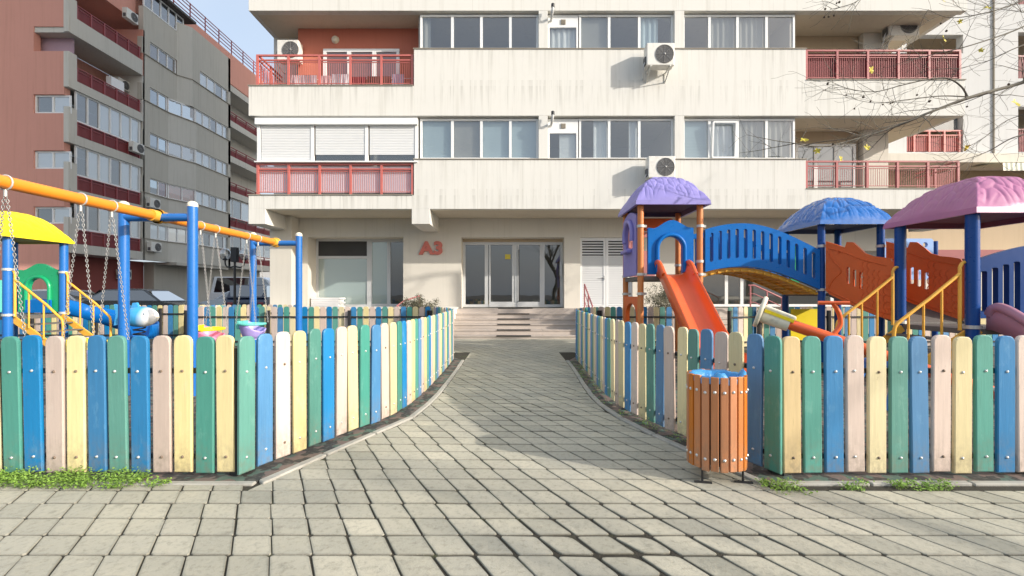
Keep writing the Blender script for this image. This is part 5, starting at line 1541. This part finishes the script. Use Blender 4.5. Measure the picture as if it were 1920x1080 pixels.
yp = MB(); yp.panel([(5.36,.28),(5.92,.28),(5.92,.88),(5.36,.88)],[],.012,(0,8.75,0)); q('yellow_panel', yp, MT['yellowp'])

# pink tower
px0,px1,py0,py1 = 5.82,6.88,5.75,6.82; PDk = .72
for x,y in ((px0,py0),(px1,py0),(px0,py1),(px1,py1)): post(BP,x,y,2.22,.070,MT['dblue'],OB,(.745,),GZ)
q('roof', roof_mesh(6.46,6.31,1.46,1.40,2.165,.50,13,None,leaf=.15,amp=.026), [MT['pink'],pm('shaded_magenta_inside',(.13,.02,.04),.6)])
q('deck', MB().box(px0-.02,px1+.02,py0-.02,py1+.02,PDk-.07,PDk), MT['deck'], bevel=.006)
# fish shaped ramp sides and the ramp deck
def fish(ax_, ay_, bx_, by_, holes=True):
    o = Vector((ax_,ay_,0)); e = Vector((bx_-ax_,by_-ay_,0)); L = e.length; u = e.normalized()
    top = [(0,2.05),(.15,1.99),(.30,1.92),(.33,2.01),(.42,2.00),(.50,1.92),(.60,1.81),(.72,1.755),(.86,1.73),(.96,1.70),(1.0,1.60)]
    bot = [(1.0,.86),(.99,.76),(.8,.82),(.6,.90),(.4,.99),(.2,1.09),(.06,1.16),(.0,1.22)]
    out = [(a*L,z) for a,z in bot[::-1]]+[(a*L,z) for a,z in top[::-1]]
    hs = []
    for k in range(3):
        a = (.33+.095*k)*L; z = 1.60-.045*k
        hs.append(rrect(a,a+.042*L+.008,z-.27,z,.018,3))
    mb = MB(); mb.panel(out,hs,.075,o,u,(0,0,1)); fo = q('fish_panel', mb, MT['brick'], bevel=.014)
    # raised outline, eye, tail ribs and scales
    nn = Vector((u.y,-u.x,0)); 
    for sgn in (-1,1):
        d = MB(); b = o+nn*(sgn*.04)
        pt = lambda a,z: b+u*(a*L)+Vector((0,0,z))
        d.tube(smooth_path([pt(.03,1.9),pt(.12,1.72),pt(.25,1.55),pt(.12,1.4),pt(.04,1.25)],4),.010,6)
        d.tube(smooth_path([pt(.05,1.93),pt(.3,1.84),pt(.55,1.72),pt(.9,1.60)],4),.010,6)
        d.tube(smooth_path([pt(.05,1.22),pt(.4,1.05),pt(.7,.93),pt(.95,.86)],4),.010,6)
        d.lathe([(.03,-.004),(.02,.008),(.001,.012)],12,tuple(pt(.2,1.86)),'x')
        for i in range(5):
            for j in range(5):
                a = .60+.075*j; z = 1.02+.125*i-.07*(j)+.06*(j%2)+.1
                d.tube([pt(a+.045*math.cos(R(100+40*k)),z+.06*math.sin(R(100+40*k))) for k in range(5)],.006,5)
        for i in range(6): d.tube([pt(.90,.95+.1*i),pt(.98,.93+.1*i)],.008,5)
        q('relief', d, MT['brick'], fo)
    ed = MB(); ed.tube([o+u*(L+.01)+Vector((0,0,.80)),o+u*(L+.01)+Vector((0,0,1.66))],.04,8); q('edge', ed, MT['porange'], fo)
    return fo
fish(5.30,7.66,5.80,6.90); fish(6.31,7.66,6.86,6.90)
rmp = MB(); rmp.add([(5.36,7.72,1.19),(6.28,7.72,1.19),(6.84,6.84,.74),(5.86,6.84,.74),(5.36,7.72,1.13),(6.28,7.72,1.13),(6.84,6.84,.68),(5.86,6.84,.68)],[(0,1,2,3),(7,6,5,4),(0,4,5,1),(1,5,6,2),(2,6,7,3),(3,7,4,0)])
q('ramp', rmp, MT['deck'])
# yellow stair with handrails, going down to the left of the pink tower
q('stringer', MB().bar((5.80,6.76,.66),(4.92,6.76,.06),.035,.10), MT['yellow'])
sto = q('stringer', MB().bar((5.80,5.80,.66),(4.92,5.80,.06),.035,.10), MT['yellow'])
for i in range(4):
    x = 5.66-.215*i; z = .58-.145*i; q('step', MB().box(x-.12,x+.10,5.82,6.74,z-.025,z), MT['deck'])
for y,xt in ((5.78,5.79),(6.80,5.79)):
    h = MB(); h.tube(smooth_path([(xt+.02,y,1.56),(xt-.06,y,1.56),(xt-.10,y,1.50)],4)+[Vector((xt-.10,y,.70))],.020,8)
    h.tube([(xt-.10,y,1.42),(5.30,y,1.10),(4.96,y,.84)]+list(smooth_path([(4.96,y,.84),(4.87,y,.75),(4.85,y,.62)],4))[1:]+[Vector((4.85,y,GZ))],.021,8)
    for t in (.3,.6,.85): x = xt-.10+(4.92-xt+.10)*t; h.tube([(x,y,1.42+(.81-1.42)*t),(x,y,.66+(.06-.66)*t)],.014,6)
    q('handrail', h, MT['yellow'])
# blue barrier behind, pink slide in front on the right
bl = MB(); x0 = 6.96; x1 = 8.7
def btop(x): return 1.55+.40*math.sin(math.pi*min(1,max(0,(x-x0)/(x1-x0)*.5+.10)))
outl = [(x0,.80),(x1,.80)]+[(x1-(x1-x0)*i/14,btop(x1-(x1-x0)*i/14)) for i in range(15)]
hs = []
k = 0; x = x0+.07
while x+.10 < x1-.03: hs.append(rrect(x,x+.095,.90,btop(x+.03)-.20,.025,3)); x += .165
bl.panel(outl,hs,.08,(0,6.86,0)); q('barrier', bl, pm('shaded_blue_plastic',(.004,.045,.19),.35,.1,3,spec=.15), bevel=.014)  # barrier colour darkened to stand in for the pink roof's shade
post(BP,8.8,6.86,2.2,.07,MT['dblue'],OB,(),GZ)
cxp = 6.32
path = smooth_path([(cxp,5.72,.77),(cxp,5.60,.76),(cxp,5.40,.67),(cxp,5.05,.46),(cxp,4.75,.30),(cxp,4.5,.22),(cxp,4.2,.19)],6)
ps = MB(); ps.sweep(path, SEC(.60,.22,.06)); so = q('slide', ps, MT['pslide'])
for s in (-1,1):
    e = MB(); e.tube(smooth_path([(cxp+s*.33,5.70,.90),(cxp+s*.34,5.62,.99),(cxp+s*.34,5.48,.96),(cxp+s*.34,5.25,.82)],5),.06,8); q('slide_shoulder', e, MT['pslide'], so)
q('slide_foot', MB().box(cxp-.2,cxp+.2,4.25,4.31,GZ,.14), MT['dblue'], so)
q('yellow_brace', MB().bar((5.90,5.74,.70),(5.35,5.74,.22),.03,.07), MT['yellow'])

# ---------------------------------------------------------------- seesaw
SS = thing('seesaw', 'orange tube seesaw tilted up to the left with a cream padded end', 'seesaw', (3.85,4.74,GZ))
def ss(name, mb, mats, parent=None, **kw):
    mb.v = [(x-3.85,y-4.74,z-GZ) for x,y,z in mb.v]; return obj(name, mb, mats, parent or SS, **kw)
ax_ = Vector((4.81,4.17,.12)); bx_ = Vector((2.90,5.30,.92))
dv = (bx_-ax_).normalized()
ss('beam', MB().tube([ax_,bx_],.062,16), MT['porange'])
cu = MB(); cu.tube([bx_-dv*.30,bx_+dv*.02],[.085,.085],16); co = ss('pad_sleeve', cu, MT['cream'])
upv = Vector((0,0,1))-dv*dv.z; upv.normalize(); sdv = dv.cross(upv).normalized()
c2 = MB(); c2.lathe([(.001,0)],1); c2 = MB()
ring = []
for k,(t,r) in enumerate(((-.03,.10),(-.028,.16),(0,.17),(.018,.16),(.026,.001))):
    ring.append([bx_+dv*(.02+t)+(sdv*math.cos(2*math.pi*i/24)+upv*(math.sin(2*math.pi*i/24)*1.12+.18))*r for i in range(24)])
vs = [p for r in ring for p in r]; c2.add(vs,[(j*24+i,j*24+(i+1)%24,(j+1)*24+(i+1)%24,(j+1)*24+i) for j in range(4) for i in range(24)],0,True)
ss('end_disc', c2, MT['cream'], co)
c3 = MB(); a = bx_-dv*.34+upv*.08; b = bx_-dv*.0+upv*.10; c3.bar(a,b,.16,.05,up=upv); ss('seat', c3, MT['cream'], co, bevel=.018)
c3 = MB(); c3.bar(bx_-dv*.33+upv*.048+sdv*.0,bx_-dv*.02+upv*.062,.17,.035,up=upv); ss('pad', c3, MT['yellowp'], co)
hb = bx_-dv*.72+upv*.05
h = MB(); h.tube(smooth_path([hb,hb+Vector((.07,0,.10)),hb+Vector((.06,0,.22)),hb+Vector((.0,0,.33))],5),.025,10); ho = ss('handle', h, MT['porange'])
hx = hb+Vector((0,0,.34)); h = MB(); h.tube([hx+Vector((-.13,.06,0)),hx+Vector((.13,-.06,0))],.022,10); ss('grip', h, MT['porange'], ho)
pv = ax_.lerp(bx_,.5)
m_ = MB(); m_.tube([pv-Vector((0,.22,.09)),pv+Vector((0,.22,-.09))],.04,12)
for s in (-1,1): m_.tube([pv+Vector((0,s*.2,-.09)),Vector((pv.x-.15,pv.y+s*.24,GZ))],.03,8); m_.tube([pv+Vector((0,s*.2,-.09)),Vector((pv.x+.15,pv.y+s*.24,GZ))],.03,8)
ss('stand', m_, MT['blue'])
ss('far_seat', MB().box(4.52,4.76,4.12,4.34,.24,.28), MT['cream'], bevel=.015)

# ---------------------------------------------------------------- yellow roofed tower on the left
OY = (-9.8,8.9,0.0)
YT = thing('play_structure', 'yellow roofed play tower with green arch, yellow stairs and blue slide at the left', 'play structure', OY)
def yq(name, mb, mats, parent=None, **kw):
    mb.v = [(x-OY[0],y-OY[1],z) for x,y,z in mb.v]; return obj(name, mb, mats, parent or YT, **kw)
yx0,yx1,yy0,yy1 = -10.36,-9.31,8.40,9.45
for x,y in ((yx0,yy0),(yx1,yy0),(yx0,yy1),(yx1,yy1)): post(YT,x,y,2.26,.072,MT['blue'],OY,(.78,1.62),GZ)
yq('roof', roof_mesh(-9.82,8.90,1.30,1.30,2.215,.52,17,None,leaf=.14,amp=.012,fas=.03), [MT['yellowp'],pm('shaded_yellow_inside',(.30,.19,.02),.6)])
yq('deck', MB().box(yx0-.02,yx1+.02,yy0-.02,yy1+.02,.69,.76), MT['deck'], bevel=.006)
ga0,ga1 = -10.22,-9.38
g_ = MB(); g_.panel(entry_panel(ga0,ga1,.80,1.80,.42,1.50),[],.07,(0,yy1,0)); go = yq('arch_panel', g_, MT['green'], bevel=.02)
yq('arch_rim', arch_trim(ga0,ga1,.82,.42,1.50,yy1-.05), MT['green'], go)
yq('side_panel', MB().box(yx0-.03,yx0+.03,yy0+.1,yy1-.1,.80,1.45), MT['teal'], bevel=.02)
yq('stringer', MB().bar((-9.29,9.39,.72),(-8.38,9.39,.06),.035,.11), MT['yellow'])
sto = yq('stringer', MB().bar((-9.29,8.46,.72),(-8.38,8.46,.06),.035,.11), MT['yellow'])
for i in range(4):
    x = -9.16+.21*i; z = .60-.145*i; yq('step', MB().box(x-.10,x+.12,8.48,9.37,z-.025,z), MT['deck'])
for y in (8.42,9.42):
    xt = -9.22; h = MB(); h.tube(smooth_path([(xt-.10,y,1.62),(xt-.02,y,1.61),(xt+.02,y,1.54)],4)+[Vector((xt+.02,y,.74))],.022,8)
    h.tube([(xt+.02,y,1.43),(-8.62,y,.97),(-8.42,y,.78)]+list(smooth_path([(-8.42,y,.78),(-8.33,y,.69),(-8.31,y,.56)],4))[1:]+[Vector((-8.31,y,GZ))],.022,8)
    for t in (.3,.62): x = xt+.02+(-8.36-xt)*t; h.tube([(x,y,1.43-.68*t),(x,y,.72-.62*t)],.015,6)
    yq('handrail', h, MT['yellow'])
path = smooth_path([(-9.82,9.50,.82),(-9.82,9.85,.79),(-9.68,10.25,.67),(-9.28,10.48,.53),(-8.82,10.50,.41),(-8.40,10.34,.32),(-8.15,10.08,.26),(-8.08,9.85,.24)],7)
sl_ = MB(); sl_.sweep(path, SEC(.44,.24,.04)); yq('slide', sl_, MT['pblue'])
yq('lower_panel', MB().box(-10.05,-9.5,yy1-.08,yy1-.05,.78,1.05), MT['pblue'], bevel=.01)

# ---------------------------------------------------------------- spring rider
SR = thing('spring_rider', 'blue and white fish spring rider near the far left fence', 'spring rider', (-7.62,9.3,GZ))
def blob(cx,cy,cz,rx_,ry_,rz2,n=20,m=12):
    mb = MB(); vs = []
    for i in range(m+1):
        a = -math.pi/2+math.pi*i/m
        for j in range(n):
            b = 2*math.pi*j/n; vs.append((cx+rx_*math.sin(a),cy+ry_*math.cos(a)*math.cos(b),cz+rz2*math.cos(a)*math.sin(b)))
    return mb.add(vs,[(i*n+j,i*n+(j+1)%n,(i+1)*n+(j+1)%n,(i+1)*n+j) for i in range(m) for j in range(n)],0,True)
def body_mat():
    m, nt, b = new_mat('fish_paint'); tc = nd(nt,'ShaderNodeTexCoord'); s = nd(nt,'ShaderNodeSeparateXYZ'); lk(nt,tc.outputs['Object'],s.inputs[0])
    e = math_(nt,'ADD',s.outputs[0],math_(nt,'MULTIPLY',s.outputs[2],-.25)); f = ramp(nt,e,-.10,.06)
    lk(nt,mixc(nt,f,(.05,.36,.70),(.78,.80,.82)),b.inputs['Base Color']); b.inputs['Roughness'].default_value = .25; b.inputs['Coat Weight'].default_value = .4; return m
obj('body', blob(0.02,0,.70,.36,.20,.215), body_mat(), SR)
tl = MB(); tl.panel([(-.30,.70),(-.40,.92),(-.50,.96),(-.46,.74),(-.50,.52),(-.40,.54)],[],.05); obj('tail', tl, MT['lblue'], SR, bevel=.015)
fn = MB(); fn.panel([(-.15,.88),(.0,.90),(-.04,.99),(-.12,.98)],[],.05); obj('fin', fn, MT['lblue'], SR, bevel=.012)
for s in (-1,1):
    e = MB(); e.lathe([(.016,0),(.012,s*.008),(.001,s*.010)],12,(.22,s*.155,.76),'y'); obj('eye', e, MT['black'], SR)
mo = MB(); mo.tube([(.34,-.045,.68),(.40,0,.69),(.34,.045,.68)],.015,8); obj('mouth', mo, MT['cream'], SR)
spn = MB(); spn.tube([(.10*math.cos(i*.55),.10*math.sin(i*.55),.03+.46*i/60) for i in range(61)],.014,6); obj('spring', spn, MT['black'], SR)
obj('base_plate', MB().box(-.18,.18,-.18,.18,0,.03), MT['black'], SR)

# ---------------------------------------------------------------- swing set
SW = thing('swing_set', 'blue post swing frame with orange top beams inside the left fence', 'swing frame', (-4.03,5.17,GZ))
def sw(name, mb, mats, parent=None, **kw):
    mb.v = [(x+4.03,y-5.17,z-GZ) for x,y,z in mb.v]; return obj(name, mb, mats, parent or SW, **kw)
GY = (3.05,5.17,7.75); BZ = 2.03
for y in GY:
    cbm = sw('cross_beam', MB().tube([(-4.40,y,BZ),(-3.64,y,BZ)],.046,14), MT['blue'])
    for x in (-4.41,-3.63):
        po = sw('post', MB().tube([(x,y,GZ),(x,y,2.16)],.053,18), MT['blue'])
        sw('cap', MB().lathe([(.055,2.15),(.056,2.175),(.045,2.20),(.02,2.215),(.001,2.217)],16,(x,y,0)), MT['cream'], po)
for y0,y1 in ((3.05,5.17),(5.17,7.75)):
    bo = sw('top_beam', MB().tube([(-4.02,y0+.06,BZ+.012),(-4.02,y1-.06,BZ+.012)],.052,18), MT['orange'])
    for y in (y0+.05,y1-.05):
        c = MB(); c.tube([(-4.02,y-.06,BZ+.012),(-4.02,y+.06,BZ+.012)],.064,18); c.lathe([(.068,-.02),(.082,-.02),(.082,.02),(.068,.02)],18,(-4.02,y+.05*(1 if y == y1-.05 else -1),BZ+.012),'y')
        sw('bracket', c, MT['yellow'], bo)
def chain(a, b, link=.030):
    a = Vector(a); b = Vector(b); L = (b-a).length; n = int(L/(link*.78)); t = (b-a).normalized(); s = t.orthogonal().normalized(); u = t.cross(s); mb = MB()
    for i in range(n):
        c = a+t*(L*(i+.5)/n); w = s if i % 2 else u
        pts = [c+t*(link*.5*math.sin(k*math.pi/4))+w*(link*.30*math.cos(k*math.pi/4)) for k in range(8)]
        mb.tube(pts,.0033,4,closed=True)
    return mb
def swing(label, ya, yb, zs_, shell, barm):
    o = Vector((-4.02,(ya+yb)/2,zs_)); t = thing('swing', label, 'swing', o, group='toddler swings')
    w = .36; yc = 0
    # bucket seat: shell with high back and a safety bar frame
    mb = MB(); sec = []
    n = 14; rows = []
    for j in range(7):
        f = j/6; row = []
        for i in range(n+1):
            a = math.pi*2*i/n; rx2 = .19*(.55+.45*f**.6); ry2 = .20*(.6+.4*f**.6)
            back = .5-.5*math.cos(a+math.pi*.0)
            z = -.02+.26*f*(0.45+.55*(.5-.5*math.cos(a)))+.02*math.sin(3*a)*f
            row.append((rx2*math.cos(a),ry2*math.sin(a),z))
        rows.append(row)
    vs = [p for r in rows for p in r]; fs = [(j*(n+1)+i,j*(n+1)+i+1,(j+1)*(n+1)+i+1,(j+1)*(n+1)+i) for j in range(6) for i in range(n)]
    mb.add(vs,fs,0,True); mb.add(rows[0][:-1],[tuple(range(n))])
    so = obj('seat', mb, shell, t); sm = so.modifiers.new('solid','SOLIDIFY'); sm.thickness = .016
    b_ = MB(); b_.tube([(.17*math.cos(a),.20*math.sin(a),.20) for a in [2*math.pi*i/20 for i in range(20)]],.020,8,closed=True); b_.box(-.18,-.13,-.13,.13,.13,.25); obj('safety_bar', b_, barm, t, bevel=.012)
    for y in (ya,yb):
        h = MB(); h.tube([Vector((0,y-o.y,BZ+.012-o.z)) + Vector((.058*math.cos(a),0,.058*math.sin(a))) for a in [2*math.pi*i/16 for i in range(16)]],.007,6,closed=True); h.tube([(0,y-o.y,BZ-.045-o.z),(0,y-o.y,BZ-.10-o.z)],.012,8); obj('hanger', h, MT['zinc'], t)
        for dx in (-1,1):
            obj('chain', chain((dx*.012,y-o.y,BZ-.10-o.z),(dx*.15,(y-o.y)*1.12,.22)), MT['chain'], t)
swing('rose swing seat with a yellow safety bar, beside the tall near post', 5.87,6.17,.50,MT['seatpink'],MT['yellowp'])
swing('pale lilac swing seat with a teal safety bar, nearest the far post', 6.89,7.20,.50,MT['seatlilac'],MT['teal'])
swing('lilac swing seat with a yellow safety bar behind the front fence', 4.24,4.57,.48,MT['seatlilac'],MT['yellowp'])
swing('rose swing seat hanging at the left edge behind the front fence', 3.28,3.61,.48,MT['seatpink'],MT['yellowp'])

# ---------------------------------------------------------------- litter bin
bd = 2.88; bxx = (1343-960)*bd/F
LBN = thing('litter_bin', 'round litter bin of orange varnished wood slats with a blue liner', 'litter bin', (bxx,bd,0))
sbn = F/bd; rb = 52/sbn-.012; zb0 = .088; zb1 = .655
NS = 20
sm_ = MB(); wv = 2*math.pi*rb/NS*.86
vsx = []
sm_.box(-wv/2,wv/2,-.011,.011,0,zb1-zb0)
slat = sm_.mesh('slat', [MT['binslat']])
for i in range(NS):
    a = 2*math.pi*(i+.5)/NS
    o = obj('slat', slat, None, LBN, (rb*math.cos(a),rb*math.sin(a),zb0+random.uniform(-.006,.006)), bevel=.004); o.rotation_euler = (0,0,a+math.pi/2)
    for z in (.13,.84):
        s_ = MB(); s_.lathe([(.010,-.012),(.008,-.016),(.001,-.019)],8,(0,0,(zb1-zb0)*z),'y'); b_ = obj('bolt', s_, MT['bolt'], o)
        if abs(math.remainder(a,2*math.pi)) > 9: b_.location = (0,0,0)
for i,ch in enumerate([c for c in LBN.children]): pass
rg = MB()
for z in (zb0+(zb1-zb0)*.13,zb0+(zb1-zb0)*.84): rg.lathe([(rb-.014,z-.018),(rb-.012,z-.018),(rb-.012,z+.018),(rb-.014,z+.018)],40,smooth=False)
obj('hoop', rg, MT['black'], LBN)
bk = MB(); bk.lathe([(.001,zb0+.02),(rb-.03,zb0+.02),(rb-.03,zb1-.05)],32); obj('inner_bucket', bk, MT['dark'], LBN)
for a in (R(215),R(325),R(90)):
    l = MB(); l.tube([(rb*.93*math.cos(a),rb*.93*math.sin(a),zb0+.10),(rb*.93*math.cos(a),rb*.93*math.sin(a),.008)],.007,6); l.bar((rb*.93*math.cos(a)-.05,rb*.93*math.sin(a),.006),(rb*.93*math.cos(a)+.05,rb*.93*math.sin(a)-.02,.006),.02,.008); obj('leg', l, MT['black'], LBN)
random.seed(5)
bg_ = MB(); n = 48; prof = [(rb+.004,-.03),(rb+.006,.0),(rb-.006,.012),(rb-.03,.006),(rb-.045,-.03),(rb-.08,-.12),(.06,-.2)]
rows = []
for k,(r,z) in enumerate(prof):
    rows.append([((r+.006*math.sin(i*2.1+k*2)*(k>2))*math.cos(2*math.pi*i/n),(r+.006*math.sin(i*1.7+k)*(k>2))*math.sin(2*math.pi*i/n),z+.003*math.sin(i*.8+k)+.0025*math.sin(i*1.7+k*1.7)+(.03 if (abs(i-34)<2 or abs(i-46)<2) and k in (1,2) else 0)) for i in range(n)])
vs = [p for r in rows for p in r]; bg_.add(vs,[(j*n+i,j*n+(i+1)%n,(j+1)*n+(i+1)%n,(j+1)*n+i) for j in range(len(prof)-1) for i in range(n)],0,True); bg_.add(rows[-1],[tuple(range(n))])
obj('bin_liner', bg_, MT['bag'], None, (bxx,bd,zb1-.012), label='blue plastic liner folded over the rim of the wooden litter bin', cat='bag')

# ---------------------------------------------------------------- weeds along the kerbs
def weeds(label, x0,x1,y0,y1,n,h,seed,line=None):
    random.seed(seed); mb = MB()
    cl = [(random.uniform(x0,x1),random.uniform(y0,y1),random.uniform(.4,1)) for _ in range(max(3,n//26))]
    for i in range(n):
        cx,cy,sc = random.choice(cl); sd_ = .028
        c = Vector((min(x1,max(x0,random.gauss(cx,sd_))),min(y1,max(y0,random.gauss(cy,sd_*.6))),0))
        hh = h*sc*random.uniform(.2,1); tip = c+Vector((random.gauss(0,.02),random.gauss(-.008,.015),hh))
        a = Vector((random.gauss(0,1),random.gauss(0,1),random.gauss(.2,.5))).normalized()*random.uniform(.008,.017); b = Vector((a.y,-a.x,random.gauss(0,.004))).normalized()*random.uniform(.004,.008)
        mb.add([tip-a*.5,tip+b,tip+a*.6,tip-b],[(0,1,2,3)])
        if i % 3 == 0: mb.add([c+Vector((-.0012,0,-.01)),c+Vector((.0012,0,-.01)),tip],[(0,1,2)])
    o = obj('weeds', mb, MT['weed'], None, label=label, cat='weeds', kind='stuff')
weeds('bright green weeds along the foot of the left front fence',-3.35,-2.27,2.70,2.86,3800,.085,1)
weeds('small weed tuft left of the fence corner',-2.20,-2.10,2.71,2.79,160,.05,2)
weeds('weeds beside the litter bin at the right fence corner',1.50,1.72,2.62,2.78,420,.05,3)
weeds('small weeds at the foot of the bare wood plank',1.98,2.13,2.68,2.78,180,.045,4)
weeds('low weeds under the right front fence',2.30,2.62,2.68,2.77,520,.045,5)
random.seed(6)
mb = MB()
for k in range(46):
    y = random.uniform(3.75,7.4) if random.random() < .85 else random.uniform(3.4,3.8); x,_ = xat(RSIDE,y); x -= random.uniform(.03,.19)
    for i in range(random.randint(5,22)):
        tip = Vector((x+random.gauss(0,.03),y+random.gauss(0,.05),.03+random.uniform(.0,.045))); a = Vector((random.gauss(0,1),random.gauss(0,1),random.gauss(.2,.5))).normalized()*random.uniform(.008,.018); b = Vector((a.y,-a.x,.002)).normalized()*random.uniform(.003,.007)
        mb.add([tip-a*.5,tip+b,tip+a*.6,tip-b],[(0,1,2,3)])
obj('weeds', mb, MT['weed'], None, label='weeds growing along the kerb of the right path side fence', cat='weeds', kind='stuff')
